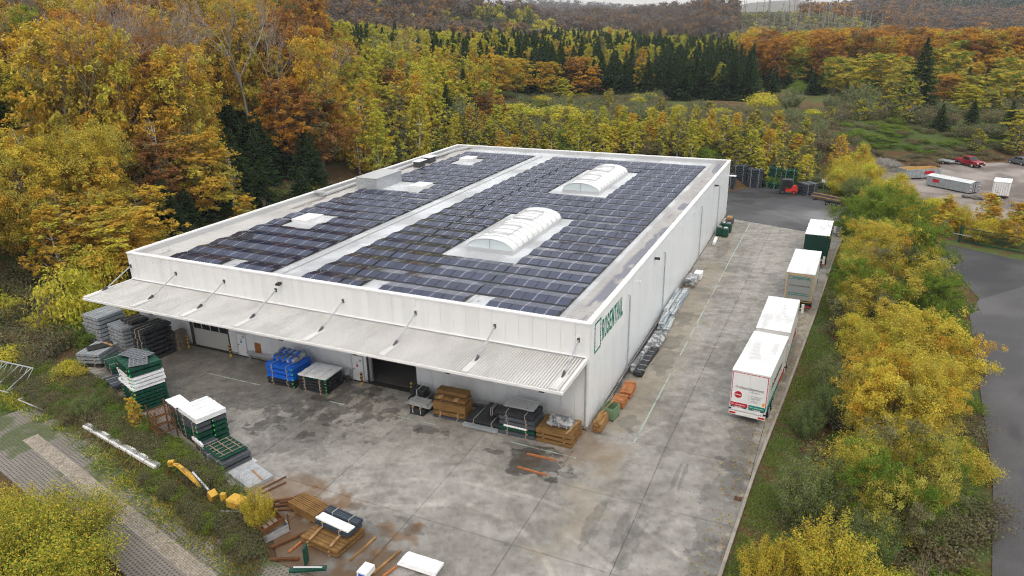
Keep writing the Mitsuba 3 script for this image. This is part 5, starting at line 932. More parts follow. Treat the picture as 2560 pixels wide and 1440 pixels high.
def boards(lab, cx, cy, sx, sy, z, h, rot, n):
    k = thing('board_pack', lab, 'boards'); tw = T().translate([cx, cy, z]) @ T().rotate([0, 0, 1], math.degrees(rot))
    for l in range(n): part(k, 'board', M().box(.01*((l*7) % 3-1), .05*((l*5) % 3-1), (l+.5)*h/n, sx, sy, h/n-.012), 'board_blue', tw)
    for q in range(max(2, int(sy/1.2))): part(k, 'strap', M().box(0, -sy/2+.4+q*(sy-.8)/max(1, int(sy/1.2)-1), h+.006, sx+.01, .04, .01), 'dark_steel', tw)
boards('low pack of pale blue boards along the side wall', .98, 20.2, 1.1, 3.2, .08, .32, .05, 4); boards('narrow pack of pale blue boards on the low pack', .75, 20.4, .5, 3.4, .45, .4, .05, 4); boards('long pale board pack along the side wall', 1.0, 25.8, .62, 7.4, .08, .45, 0, 5); boards('second long pale board pack nearest the wall', .42, 25.4, .42, 6.4, .08, .7, 0, 6)
k = thing('film_pallet', 'film wrapped white pallet load along the side wall', 'pallet'); put(k+'__load', M().rbox(.45, 31.3, .15, 1.6, 33.6, .9, .1), 'wrap'); put(k+'__base', M().b(.5, 31.4, 0, 1.55, 33.5, .14), 'timber_grey')
k = thing('white_box', 'small white box beside the film wrapped pallet', 'box'); put(k+'__carton', M().b(.9, 33.9, .1, 1.7, 35.3, .75), 'sign_white'); put(k+'__pallet', M().b(.95, 34, 0, 1.65, 35.2, .09), 'timber_grey')
k = thing('white_bench', 'slim white channel lying beside the wall', 'channel'); put(k, M().box(.75, 49.2, .2, .35, 2.8, .3, rz=.05).box(.75, 49.2, .38, .15, 2.6, .06, rz=.05), 'white_trim')
for i, (x, y) in enumerate(((.75, 52.6), (1.55, 52.3), (.9, 55.0), (1.6, 54.7))):
    k = thing('plastic_tank', ('left','right','left rear','right rear')[i]+' dark green tank of the four beside the far wall end', 'tank'); put(k+'__shell', M().rbox(x-.38, y-.55, .12, x+.38, y+.55, 1.15, .06), 'mesh_green'); put(k+'__cap', M().rbox(x-.25, y-.35, 1.152, x+.25, y+.35, 1.26, .04), 'wrap'); put(k+'__skid', M().b(x-.35, y-.5, 0, x+.35, y+.5, .11), 'black')
k = thing('pallet_load', 'pallet with mixed crates at the far wall end', 'pallet'); put(k+'__crate', M().b(.7, 57, .15, 1.7, 59.2, .8), 'mesh_black'); put(k+'__box', M().b(.8, 58, .81, 1.5, 59, 1.15), 'timber'); put(k+'__pallet', M().b(.6, 56.9, 0, 1.8, 59.3, .14), 'timber_grey')
# pallets left of the garage door
k = thing('pallet_stack', 'stack of wooden pallets beside the garage door', 'pallet stack')
for l in range(12): part(k, 'pallet', M().b(-38.05+.02*(l % 3), -1.45, .14*l+.09, -37.15+.02*(l % 3)-.75, -.4, .14*l+.125).b(-38.7, -1.45, .14*l+.091, -38.051, -.4, .14*l+.124) if False else M().b(-38.35+.02*(l % 3), -1.5, .15*l+.1, -37.7+.02*(l % 3), -.45, .15*l+.13).b(-38.3, -1.48, .15*l+.01, -38.2, -.47, .15*l+.099).b(-37.85, -1.48, .15*l+.01, -37.75, -.47, .15*l+.099), 'timber_grey')
# stacks on the asphalt behind
for nm, x, y, rot, n, mt in (('first navy stack behind the warehouse corner', -.95, 85.2, -.1, 10, 'mesh_navy'), ('second navy stack behind the warehouse corner', 1.55, 84.4, .05, 9, 'mesh_navy'), ('left dark green stack behind the forklift', 4.2, 86.8, -.1, 9, 'mesh_green'), ('right dark green stack behind the forklift', 6.9, 87.2, 0, 8, 'mesh_green'), ('navy stack peeking out at the warehouse corner', -2.6, 81.5, 0, 7, 'mesh_navy')):
    stack(nm, x, y, 2.5, 2.2, rot, [(mt, .35)]*n, 5)
stack('low green stack beside the forklift', 4.3, 84.6, 2.4, 1.5, -.2, [('mesh_green', .32)]*3, 5); stack('navy stack right of the forklift', 10.0, 81.9, 2.4, 2.2, .62, [('mesh_navy', .37)]*5, 5)
for i, (x, y, rz, n) in enumerate(((12.6, 78.6, -.5, 'left'), (14.6, 77.2, -.45, 'middle'), (16.6, 75.8, -.5, 'right'))):
    k = thing('steel_pile', f'{n} pile of rusty and dark steel sections at the asphalt edge', 'steel pile'); r3 = np.random.default_rng(i)
    for q in range(9): part(k, 'bar', M().box(x+r3.normal(0, .2), y+(q-4)*.28+r3.normal(0, .1), .25+.12*(q % 4), r3.uniform(2.2, 4), .14, .12, rz=rz+r3.normal(0, .12)), ('rust', 'dark_steel', 'timber', 'dark_steel', 'alu')[q % 5])
    part(k, 'bearer', M().box(x-.8, y, .09, .15, 2.4, .17, rz=rz).box(x+.8, y, .09, .15, 2.4, .17, rz=rz), 'black')
k = thing('black_bin_row', 'row of black tubs in front of the steel piles', 'tubs')
for q in range(4): part(k, 'tub', M().rbox(13.0+q*.55, 74.9-q*.15, .02, 13.45+q*.55, 75.5-q*.15, .75, .04), 'black'); part(k, 'lid_tag', M().b(13.15+q*.55, 74.89-q*.15, .2, 13.28+q*.55, 74.899-q*.15, .32), 'strap')

for q, (x0, y0, x1, y1, z) in enumerate(((-15.2, -15.9, -13.2, -14.6, .06), (-15.4, -15.5, -13.6, -14.2, .07), (-14.9, -16.3, -13.0, -15.3, .18), (-12.2, -18.4, -11.2, -16.6, .07), (-14.4, -15.2, -12.7, -14.0, .16), (-11.6, -19.2, -10.2, -18.5, .07))):
    k = thing('rusty_bar', ('upper rusty beam of the loose heap behind the skip', 'rusty beam at the back of the loose heap behind the skip', 'rusty beam nearest the skip', 'rusty beam between the skip and the foreground stack', 'rusty beam leaning against the rear rusty bundle', 'rusty beam beside the green steel stand')[q], 'beam'); put(k, M().box((x0+x1)/2, (y0+y1)/2, z+.05, math.dist((x0, y0), (x1, y1)), .16, .12, rz=math.atan2(y1-y0, x1-x0)), 'rust')
# ---------------------------------------------------------------- vehicles
def lettering(text, h, x0, y, z, width=None, bold=False, slant=0., dep=.006):
    t = meshkit.text_mesh(text, h, dep, bold=bold); v = np.array(t.vertices); v[:, 0] -= v[:, 0].min()
    if width: v[:, 0] *= width/v[:, 0].max()
    v[:, 0] += v[:, 1]*slant
    return np.stack([x0+v[:, 0], y-v[:, 2], z+v[:, 1]], 1), np.array(t.faces)
def add_wheel(k, x, y, r, w, tw, n='wheel'):
    d = part(k, n, M().cyl((x, y, r), r, w, 0, 22), 'rubber', tw); part(d, 'rim', M().cyl((x, y, r), r*.58, w+.02, 0, 16), 'alu', tw)
mat('tarp_white', lambda p, n, uv: mi.Color3f(.82, .83, .84)*(.97-.22*smoothstep(.5, .75, fbm(p.x*1.6, p.y*.5, p.z*.8, 4))), .4, .35); mat('tarp_grey', (.28, .29, .29), .5, .3); mat('tarp_green', (.006, .04, .03), .5, .35); mat('orange_tape', (.80, .42, .03), .5, .3); mat('text_dark', (.035, .035, .04), .5, .3); mat('teal', (.0, .22, .17), .45, .35); mat('plate', (.75, .75, .72), .4, .3); mat('tarp_side', lambda p, n, uv: mi.Color3f(.62, .65, .66)*(.9+.15*noise(p.y*2, p.z*2, 1.)), .45, .35)
def box_vehicle(label, cat, name, cx, cy, L, rot, style, cab, cabcol='tarp_white'):
    k = thing(name, label, cat); tw = T().translate([cx, cy, 0]) @ T().rotate([0, 0, 1], math.degrees(rot)); w, z0, z1 = 1.275, 1.12, 3.93; r = -L/2
    side = 'tarp_side' if style != 'green' else 'tarp_green'
    c = num(k+'__box'); put(c, M().rbox(-w, r+.06, z0, w, L/2, z1, .03), side, tw)
    rf = num(k+'__roof'); v = M(); n = int(L/.62)
    v.b(-w-.02, r, z1+.002, w+.02, L/2+.02, z1+.05)
    for q in range(n): v.rbox(-w+.08, r+.12+q*(L-.2)/n, z1+.05, w-.08, r+.12+(q+.8)*(L-.2)/n, z1+.07, .012)
    put(rf, v, 'tarp_white', tw)
    if style == 'white':
        for q, (a, b) in enumerate(((-w+.03, -.012), (.012, w-.03))):
            d = part(k, 'rear_door', M().b(a, r, z0+.02, b, r+.055, z1-.02), 'sign_white', tw)
            f = .08; m = M().b(a+.03, r-.004, z1-.12, b-(.03 if q else 0), r-.001, z1-.07)
            m.b(*((a+.03, r-.004, z0+.15, a+.08, r-.001, z1-.12) if q == 0 else (b-.08, r-.004, z0+.15, b-.03, r-.001, z1-.12))); part(d, 'red_border', m, 'truck_red', tw)
            part(d, 'bar', M().b(a+.03, r-.0045, z0+.06, b-.02, r-.001, z0+.36), 'truck_red' if q == 0 else 'teal', tw)
            part(d, 'lettering', lettering('Stall- und Weidetechnik' if q == 0 else 'Zaun- und Torsysteme', .1, a+.12, r-.0046, z0+.16, width=.95), 'sign_white', tw)
            part(d, 'lock_rod', M().tube([(a+.2+q*.75, r-.025, z0-.02), (a+.2+q*.75, r-.025, z1-.3)], .015, 5) if False else M().b(a+.1, r-.03, z0-.03, a+.35, r-.001, z0+.05).b(b-.35, r-.03, z0-.03, b-.1, r-.001, z0+.05), 'dark_steel', tw)
        part(k, 'name_lettering', lettering('Großewinkelmann', .2, -.98, r-.007, z0+1.50, width=1.92, slant=.2), 'text_dark', tw, label='dark Großewinkelmann lettering across both rear doors')
        part(k, 'web_lettering', lettering('www.growi.de', .07, .12, r-.007, z0+1.34, width=.62), 'text_dark', tw)
        rd_ = part(k, 'round_logo', M().cyl((-.72, r-.008, z0+1.0), .26, .012, 1, 26), 'truck_red', tw); part(rd_, 'lettering', lettering('Growi', .13, -.92, r-.0145, z0+.94, width=.4, bold=True, slant=.2), 'sign_white', tw)
        m = M()
        for q, wd in enumerate((.8, .62, .7)): m.b(.14, r-.006, z0+1.05-q*.1, .14+wd, r-.001, z0+1.075-q*.1)
        for q, wd in enumerate((.55, .55)): m.b(.14, r-.006, z0+.68-q*.1, .14+wd, r-.001, z0+.705-q*.1)
        part(k, 'small_print', m, 'mesh_slate', tw); part(k, 'sticker', M().b(.95, r-.006, z0+.45, 1.12, r-.001, z0+.7), 'orange_tape', tw)
        part(k, 'side_stripe', M().b(w+.001, r+.1, z0+.0, w+.008, L*.1, z0+.4), 'teal', tw); part(k, 'side_stripe', M().b(w+.001, L*.1+.02, z0+.0, w+.008, L/2-.1, z0+.4), 'truck_red', tw)
        s_, f_ = lettering('Großewinkelmann', .5, 0, 0, z0+1.2, width=4.2, slant=.2); part(k, 'side_lettering', (np.stack([w+.002-s_[:, 1], r+1.2+s_[:, 0], s_[:, 2]], 1), f_), 'text_dark', tw)
    elif style == 'whitefront':
        part(k, 'rear_panel', M().b(-w+.03, r+.03, z0+.02, w-.03, r+.058, z1-.45), 'sign_white', tw); part(k, 'red_border', M().b(-w+.05, r+.02, z1-.62, w-.05, r+.029, z1-.55).b(-w+.05, r+.02, z0+.1, -w+.12, r+.029, z1-.62).b(w-.12, r+.02, z0+.1, w-.05, r+.029, z1-.62), 'truck_red', tw)
        part(k, 'header', M().b(-w+.03, r+.02, z1-.44, w-.03, r+.058, z1-.02), 'tarp_grey' if False else 'plate', tw); part(k, 'side_stripe', M().b(w+.001, r+.1, z0+.0, w+.008, L*.1, z0+.4), 'teal', tw); part(k, 'side_stripe', M().b(w+.001, L*.1+.02, z0, w+.008, L/2-.1, z0+.4), 'truck_red', tw)
    elif style == 'grey':
        part(k, 'rear_tarpaulin', M().b(-w+.02, r, z0+.12, w-.02, r+.055, z1-.02), 'tarp_grey', tw)
        part(k, 'reflective_tape', M().b(-w+.05, r-.004, z0+.15, -w+.11, r-.001, z1-.08).b(w-.11, r-.004, z0+.15, w-.05, r-.001, z1-.08).b(-w+.11, r-.004, z1-.14, w-.11, r-.001, z1-.08), 'orange_tape', tw); part(k, 'bottom_tape', M().b(-.5, r-.004, z0-.05, w-.05, r-.001, z0+.01), 'orange_tape', tw); part(k, 'bottom_rail', M().b(-w+.02, r, z0-.06, w-.02, r+.04, z0+.1), 'black', tw)
        part(k, 'name_lettering', lettering('ROSENTHAL', .27, -.62, r-.006, z0+2.22, width=1.6, bold=True), 'green_sign', tw, label='green ROSENTHAL lettering on the rear tarpaulin')
        a, c = -1.03, z0+2.16; part(k, 'emblem', M().b(a, r-.005, c, a+.04, r-.001, c+.36).b(a+.28, r-.005, c, a+.32, r-.001, c+.36).b(a+.04, r-.005, c, a+.28, r-.001, c+.04).b(a+.04, r-.005, c+.32, a+.28, r-.001, c+.36), 'green_sign', tw)
        part(k, 'slogan_lettering', lettering('Qualität aus Marienheide', .17, -1.0, r-.006, z0+1.5, width=1.95, slant=.25), 'text_dark', tw)
        m = M()
        for q, wd in enumerate((1.7, 1.9)): m.b(-.95, r-.005, z0+.75-q*.17, -.95+wd, r-.001, z0+.82-q*.17)
        part(k, 'small_print', m, 'green_sign', tw)
    else: part(k, 'rear_door', M().b(-w+.03, r, z0+.02, -.01, r+.055, z1-.02).b(.01, r, z0+.02, w-.03, r+.055, z1-.02), 'tarp_green', tw)
    part(k, 'chassis', M().b(-.45, r+.2, .72, .45, L/2+(2.6 if cab else .0), 1.0).b(-w+.05, r+.05, 1.0, w-.05, L/2-.02, z0-.01), 'dark_steel', tw)
    bp_ = part(k, 'bumper', M().b(-w+.02, r-.02, .5, w-.02, r+.12, .78).b(-w+.02, r-.03, .86, w-.02, r+.04, 1.08), 'sign_white' if 'white' in style else 'black', tw)
    for s in (-1, 1): part(bp_, 'tail_light', M().b(min(s*1.22, s*.78), r-.035, .56, max(s*1.22, s*.78), r-.021, .7), 'red_paint', tw); part(bp_, 'buffer', M().b(min(s*1.26, s*1.1), r-.07, .9, max(s*1.26, s*1.1), r-.031, 1.02), 'rubber', tw)
    part(bp_, 'number_plate', M().b(-.3, r-.032, .57, .25, r-.021, .69), 'plate', tw)
    ys_ = (r+1.6, r+2.75) if not cab else (r+1.9,)
    for y in ys_:
        for s in (-1, 1): add_wheel(k, s*(w-.2), y, .5, .36, tw)
    if not cab:
        part(k, 'drawbar', M().b(-.12, L/2-.1, .6, .12, L/2+.55, .74), 'dark_steel', tw)
        part(k, 'marker_arm', M().b(-w-.45, L/2-1.0, 1.0, -w+.02, L/2-.92, 1.08), 'red_paint', tw)
    else:
        y0 = L/2+.35; cb = num(k+'__cab'); pf = Polygon([(y0, .75), (y0+2.2, .75), (y0+2.25, 1.7), (y0+2.0, 2.95), (y0+1.7, 3.15), (y0+.1, 3.35), (y0, 3.2)]); m = trimesh.creation.extrude_polygon(pf, 2.44, engine='earcut'); v_ = np.array(m.vertices); put(cb, (np.stack([v_[:, 2]-1.22, v_[:, 0], v_[:, 1]], 1), np.array(m.faces)), cabcol, tw)
        part(cb, 'windscreen', M().box(0, y0+2.14, 2.3, 2.2, .04, 1.05, rx=.2), 'window_dark', tw)
        for s in (-1, 1): part(cb, 'side_window', M().b(s*1.225-.005, y0+.9, 1.85, s*1.225+.005, y0+1.85, 2.6), 'window_dark', tw); part(cb, 'mirror', M().b(s*1.5-.12, y0+1.9, 1.9, s*1.5+.12, y0+2.0, 2.75).b(min(s*1.22, s*1.4), y0+1.92, 2.3, max(s*1.22, s*1.4), y0+1.98, 2.36), 'white_trim', tw); add_wheel(k, s*1.05, y0+1.2, .5, .34, tw)
        part(cb, 'air_deflector', M().b(-1.15, y0+.15, 3.36, 1.15, y0+.3, 3.75).b(-1.22, y0-.25, 3.6, 1.22, y0-.2, 3.85), 'white_trim', tw)
    return k
box_vehicle('white box trailer with red framed rear doors, nearest in the row', 'trailer', 'box_trailer', 10.4, 8.9, 7.45, -.083, 'white', False)
box_vehicle('white box truck directly ahead of the nearest trailer', 'truck', 'box_truck', 10.87, 17.2, 7.6, -.03, 'whitefront', True)
box_vehicle('curtain truck with grey rear tarpaulin and green lettering, third in the row', 'truck', 'box_truck', 12.05, 32.4, 8.1, -.036, 'grey', True, 'tarp_green')
box_vehicle('white roofed truck with dark green rear, farthest in the row', 'truck', 'box_truck', 12.9, 46.3, 7.0, -.036, 'green', True, 'tarp_green')
# forklift
k = thing('forklift', 'red and black forklift parked beside the green stacks', 'forklift'); tw = T().translate([7.0, 80.9, 0]) @ T().rotate([0, 0, 1], 7)
pf = Polygon([(-.3, .45), (1.45, .4), (1.6, .6), (1.55, 1.15), (1.3, 1.4), (.9, 1.35), (.45, .95), (-.3, .8)]); m = trimesh.creation.extrude_polygon(pf, 1.2, engine='earcut'); v_ = np.array(m.vertices); put(k+'__counterweight', (np.stack([v_[:, 0], v_[:, 2]-.6, v_[:, 1]], 1), np.array(m.faces)[:, ::-1]), 'red_paint', tw)
part(k, 'chassis', M().rbox(-.95, -.6, .35, -.3, .6, .9, .05), 'black', tw); part(k, 'mast', M().b(-1.15, -.42, .15, -1.0, -.3, 3.0).b(-1.15, .3, .15, -1.0, .42, 3.0).b(-1.14, -.29, 2.8, -1.02, .29, 2.92).b(-1.14, -.29, 1.4, -1.02, .29, 1.5).b(-1.12, -.1, .3, -1.05, .1, 2.7), 'dark_steel', tw); part(k, 'carriage', M().b(-1.22, -.55, .2, -1.16, .55, .75), 'black', tw)
for s in (-.3, .3): part(k, 'fork', M().b(-2.5, s-.07, .06, -1.17, s+.07, .11), 'dark_steel', tw)
part(k, 'guard', M().b(-.85, -.6, 2.3, .7, .6, 2.36).box(-.82, -.55, 1.6, .07, .07, 1.4).box(-.82, .55, 1.6, .07, .07, 1.4).box(.75, -.55, 1.85, .07, .07, 1.1, ry=-.2).box(.75, .55, 1.85, .07, .07, 1.1, ry=-.2), 'dark_steel', tw); part(k, 'windows', M().b(-.78, -.57, 1.1, .7, -.56, 2.28).b(-.78, .56, 1.1, .7, .57, 2.28), 'window_dark', tw); part(k, 'seat', M().rbox(.1, -.3, .95, .6, .3, 1.2, .05).rbox(.5, -.3, 1.2, .65, .3, 1.75, .05), 'black', tw)
for x, y, r in ((-.7, -.55, .38), (-.7, .55, .38), (1.05, -.5, .3), (1.05, .5, .3)):
    d = part(k, 'wheel', M().cyl((x, y, r), r, .26, 1, 20), 'rubber', tw); part(d, 'rim', M().cyl((x, y, r), r*.55, .28, 1, 14), 'red_paint' if r < .35 else 'dark_steel', tw)
# pickup, hatchback
def car(name, label, cat, cx, cy, cz, yaw, prof, w, color, wheels, glass, extra=None):
    k = thing(name, label, cat); tw = T().translate([cx, cy, cz]) @ T().rotate([0, 0, 1], yaw)
    def ext(poly, y0, y1): m = trimesh.creation.extrude_polygon(Polygon(poly), y1-y0, engine='earcut'); v = np.array(m.vertices); return np.stack([v[:, 0], v[:, 2]+y0, v[:, 1]], 1), np.array(m.faces)[:, ::-1]
    bd, cb = prof; v, f = ext(bd, -w/2, w/2); put(k+'__body', (v, f), color, tw); v, f = ext(cb, -w/2+.09, w/2-.09); zt = v[:, 2].max(); zb = v[:, 2].min(); v[:, 1] *= 1-.14*(v[:, 2]-zb)/(zt-zb); put(k+'__cabin', (v, f), color, tw)
    for g in glass:
        if g[0] == 's':
            for s in (-1, 1):
                poly = g[1]; v, f = ext(poly, 0, .02); v[:, 1] += s*(w/2-.09)*(1-.14*(v[:, 2]-zb)/(zt-zb))-.01; part(k, 'side_window', (v, f), 'window_dark', tw)
        else:
            (x0, z0_), (x1, z1_) = g[1]; hw = w/2-.2; n_ = np.array([-(z1_-z0_), x1-x0]); n_ = n_/np.linalg.norm(n_)*(-.015 if g[0] == 'f' else .015)
            n_ = n_ if g[0] == 'f' else n_; q = [(x0, -hw, z0_), (x0, hw, z0_), (x1, hw*.88, z1_), (x1, -hw*.88, z1_)]; sgn = 1 if g[0] == 'f' else -1
            part(k, 'windscreen' if g[0] == 'f' else 'rear_window', M().add(np.array(q)+[sgn*.02, 0, .02], [[0, 1, 2, 3]]), 'window_dark', tw)
    for x, r in wheels:
        for s in (-1, 1): d = part(k, 'wheel', M().cyl((x, s*(w/2-.1), r), r, .24, 1, 22), 'rubber', tw); part(d, 'rim', M().cyl((x, s*(w/2-.1), r), r*.6, .26, 1, 16), 'alu', tw)
    if extra: extra(k, tw)
    return k
mat('car_red', (.30, .008, .02), .22, .6, .1, clearcoat=.8, clearcoat_gloss=.9); mat('car_grey', (.14, .165, .19), .25, .6, .3, clearcoat=.8, clearcoat_gloss=.9); mat('lamp_glass', (.75, .77, .78), .1, .6)
def pk(k, tw):
    part(k, 'load_bed', M().b(-2.5, -.72, 1.07, -.95, .72, 1.1), 'black', tw); part(k, 'roll_bar', M().tube([(-.98, -.75, 1.1), (-.85, -.68, 1.72), (-.85, .68, 1.72), (-.98, .75, 1.1)], .05, 6), 'alu', tw); part(k, 'grille', M().b(2.66, -.55, .72, 2.69, .55, .98), 'black', tw); part(k, 'front_bumper', M().b(2.6, -.9, .45, 2.74, .9, .65), 'black', tw); part(k, 'number_plate', M().b(2.741, -.26, .52, 2.75, .26, .63), 'plate', tw)
    for s in (-1, 1): part(k, 'headlight', M().b(2.6, s*.74-.17, .82, 2.68, s*.74+.17, .99), 'lamp_glass', tw); part(k, 'mirror', M().rbox(.75, s*1.06-.1, 1.12, .9, s*1.06+.1, 1.32, .03), 'car_red', tw); part(k, 'side_step', M().b(-.7, s*.9-.08, .38, 1.0, s*.9+.08, .44), 'black', tw); part(k, 'wheel_arch', M().b(-1.95, s*.945-.005, .35, -1.05, s*.945+.004, .82).b(1.15, s*.945-.005, .35, 2.05, s*.945+.004, .82), 'black', tw)
car('pickup_truck', 'red double cab pickup parked on the gravel lot', 'pickup', 36.75, 116.3, .02, -53, ([(-2.6, .5), (2.6, .45), (2.68, .65), (2.66, .98), (2.45, 1.08), (1.2, 1.16), (-2.62, 1.12)], [(-1.0, 1.1), (-.85, 1.7), (-.6, 1.82), (.35, 1.8), (1.25, 1.14)]), 1.9, 'car_red', ((-1.5, .4), (1.62, .4)), [('s', [(-.72, 1.2), (-.6, 1.68), (-.2, 1.7), (-.2, 1.2)]), ('s', [(-.1, 1.2), (-.1, 1.7), (.32, 1.69), (.92, 1.2)]), ('f', ((1.2, 1.19), (.42, 1.76))), ('r', ((-.95, 1.2), (-.84, 1.68)))], pk)
def hb(k, tw):
    part(k, 'number_plate', M().b(2.03, -.26, .55, 2.04, .26, .66), 'plate', tw); part(k, 'bumper_trim', M().b(1.98, -.75, .38, 2.035, .75, .5), 'black', tw)
    for s in (-1, 1): part(k, 'tail_light', M().b(1.8, s*.7-.12, .95, 2.0, s*.7+.12, 1.08), 'red_paint', tw)
car('hatchback', 'grey blue hatchback at the right edge of the gravel lot', 'car', 45.6, 121.0, .02, -55, ([(-2.05, .4), (2.0, .35), (2.04, .6), (1.95, .95), (1.5, 1.0), (-1.1, .98), (-1.95, .8)], [(-1.2, .95), (-.5, 1.4), (.6, 1.48), (1.3, 1.4), (1.85, .95)]), 1.76, 'car_grey', ((-1.3, .31), (1.25, .31)), [('s', [(-.85, 1.0), (-.4, 1.34), (.1, 1.38), (.1, 1.0)]), ('s', [(.2, 1.0), (.2, 1.38), (.9, 1.36), (1.3, 1.05)]), ('f', ((1.83, 1.02), (1.36, 1.38))), ('r', ((-1.12, 1.02), (-.55, 1.36)))], hb)
k = thing('flatbed_trailer', 'small galvanised flatbed trailer behind the pickup', 'trailer'); tw = T().translate([33.2, 117.2, 0]) @ T().rotate([0, 0, 1], -38)
put(k+'__bed', M().b(-1.3, -.7, .5, 1.1, .7, .56).b(-1.3, -.72, .56, 1.1, -.68, .75).b(-1.3, .68, .56, 1.1, .72, .75).b(-1.34, -.7, .56, -1.3, .7, .75), 'galvanised', tw); part(k, 'drawbar', M().b(1.1, -.05, .45, 2.6, .05, .53), 'galvanised', tw)
for s in (-1, 1): d = part(k, 'wheel', M().cyl((-.2, s*.8, .3), .3, .18, 1, 18), 'rubber', tw); part(d, 'rim', M().cyl((-.2, s*.8, .3), .17, .19, 1, 12), 'alu', tw)
k = thing('black_tub', 'round black tub beside the small flatbed trailer', 'tub'); put(k, M().tube([(34.9, 117.3, 0), (34.9, 117.3, .75)], [.42, .5], 16), 'black')
# roll-off containers, box trailer
k = thing('open_container', 'open grey roll off container with yellow inside, behind the bushes', 'container'); tw = T().translate([27.3, 101.5, 0]) @ T().rotate([0, 0, 1], -60)
a = tray(2.5, 6.4, .25, 1.75, .08); put(k+'__shell', a, 'container_grey', tw); part(k, 'inner_lining', M().b(-1.165, -3.11, .34, 1.165, 3.11, .36).b(-1.168, -3.11, .36, -1.163, 3.11, 1.745).b(1.163, -3.11, .36, 1.168, 3.11, 1.745).b(-1.16, -3.117, .36, 1.16, -3.112, 1.745).b(-1.16, 3.112, .36, 1.16, 3.117, 1.745), 'yellow_inside', tw); part(k, 'skid', M().b(-.6, -3.1, 0, -.45, 3.1, .24).b(.45, -3.1, 0, .6, 3.1, .24), 'dark_steel', tw)
for q in range(8): part(k, 'rib', M().b(1.251, -2.9+q*.8, .3, 1.31, -2.8+q*.8, 1.7), 'container_grey', tw)
part(k, 'red_sign', M().b(1.32, .2, .9, 1.335, 1.9, 1.4), 'truck_red', tw)
k = thing('covered_container', 'covered grey roll off container with red and white corner markings', 'container'); tw = T().translate([31.6, 93.2, 0]) @ T().rotate([0, 0, 1], -41)
put(k+'__shell', M().rbox(-3.8, -1.25, .2, 3.8, 1.25, 1.75, .05), 'container_grey', tw); v = M(); 
for q in range(12): v.add([[-3.85+q*.64, -1.3, 1.76], [-3.85+(q+1)*.64, -1.3, 1.76], [-3.85+(q+1)*.64, 0, 2.0+.02*(q % 2)], [-3.85+q*.64, 0, 2.0]], [[0, 1, 2, 3]]).add([[-3.85+q*.64, 0, 2.0], [-3.85+(q+1)*.64, 0, 2.0+.02*(q % 2)], [-3.85+(q+1)*.64, 1.3, 1.76], [-3.85+q*.64, 1.3, 1.76]], [[0, 1, 2, 3]])
part(k, 'tarpaulin', v, 'tarp_side', tw); part(k, 'skid', M().b(-3.7, -.6, 0, 3.7, -.45, .19).b(-3.7, .45, 0, 3.7, .6, .19), 'dark_steel', tw)
for q in range(9): part(k, 'rib', M().b(-3.6+q*.85, -1.31, .25, -3.5+q*.85, -1.251, 1.7), 'galvanised', tw)
for s in (-1, 1):
    for q in range(4): part(k, 'warning_stripe', M().box(3.815, s*1.1, .45+q*.26, .02, .26, .13), 'truck_red' if q % 2 == 0 else 'sign_white', tw)
part(k, 'door_bar', M().b(3.801, -.04, .3, 3.86, .04, 1.7).b(3.801, -.5, .3, 3.84, -.45, 1.7), 'dark_steel', tw); part(k, 'red_sign', M().b(-2.6, -1.33, .9, -1.5, -1.32, 1.4), 'truck_red', tw)
k = thing('box_trailer', 'small white box trailer standing on the gravel lot', 'trailer'); tw = T().translate([37.8, 89.5, 0]) @ T().rotate([0, 0, 1], -12)
put(k+'__body', M().rbox(-1.12, -1.6, .55, 1.12, 1.6, 2.55, .04), 'tarp_white', tw); part(k, 'roof', M().rbox(-1.18, -1.66, 2.56, 1.18, 1.66, 2.72, .05), 'sign_white', tw); part(k, 'chassis', M().b(-1.1, -1.55, .4, 1.1, 1.55, .54), 'dark_steel', tw)
for q in range(7): part(k, 'panel_joint', M().b(-1.0+q*.31, -1.612, .6, -.97+q*.31, -1.601, 2.45), 'mesh_slate', tw)
part(k, 'tail_light', M().b(.85, -1.63, .45, 1.05, -1.601, .55), 'red_paint', tw)
for s in (-1, 1): add_wheel(k, s*1.0, .2, .33, .2, tw)
# gravel heap, boulders, hide, fence, drain
def blob(cx, cy, cz, rx, ry, rz, seed, sub=3, amp=.35):
    m = trimesh.creation.icosphere(subdivisions=sub); v = np.array(m.vertices); n_ = meshkit.fbm(v*1.6+seed*7.3, 4, seed)-.5; v = v*(1+amp*2*n_[:, None])*[rx, ry, rz]; return v+[cx, cy, cz], np.array(m.faces)
k = thing('rubble_heap', 'grey rubble heap at the edge of the gravel lot', 'heap'); v_, f_ = blob(21.6, 107, 0, 3.6, 2.6, 2.0, 3, 5, .3); v_ = v_+(meshkit.noise(v_*5)[:, None]-.5)*.7; put(k, (v_, f_), 'stone')
k = thing('soil_heap', 'small brown soil heap behind the open container', 'heap'); put(k, blob(29.5, 113.5, 0, 2.4, 1.6, .9, 5, 4, .3), 'soil')
for i, (x, y, s, lab) in enumerate(((39.3, 83.3, .95, 'boulder right of the small white box trailer'), (36.9, 84.6, .8, 'boulder in front of the small white box trailer'), (34.4, 86.8, .75, 'boulder beside the covered container end'), (33.0, 87.2, .6, 'small boulder below the covered container'), (41.5, 82, .8, 'boulder at the right picture edge'))):
    k = thing('boulder', lab, 'boulder'); put(k, blob(x, y, .25, s*1.1, s*.8, s*.55, i+20, 3, .35), 'stone')
hz = float(terrain(12.2, 242.9)); k = thing('raised_hide', 'dark wooden hunting hide on stilts in front of the orange beeches', 'hunting hide'); tw = TR(12.2, 242.9, hz, 10)
part(k, 'cabin', M().b(-1.1, -1.1, 2.0, 1.1, 1.1, 4.9), 'mesh_slate' if False else 'timber_dark', tw) if mat('timber_dark', (.055, .04, .035), .85, .15) is None else 0
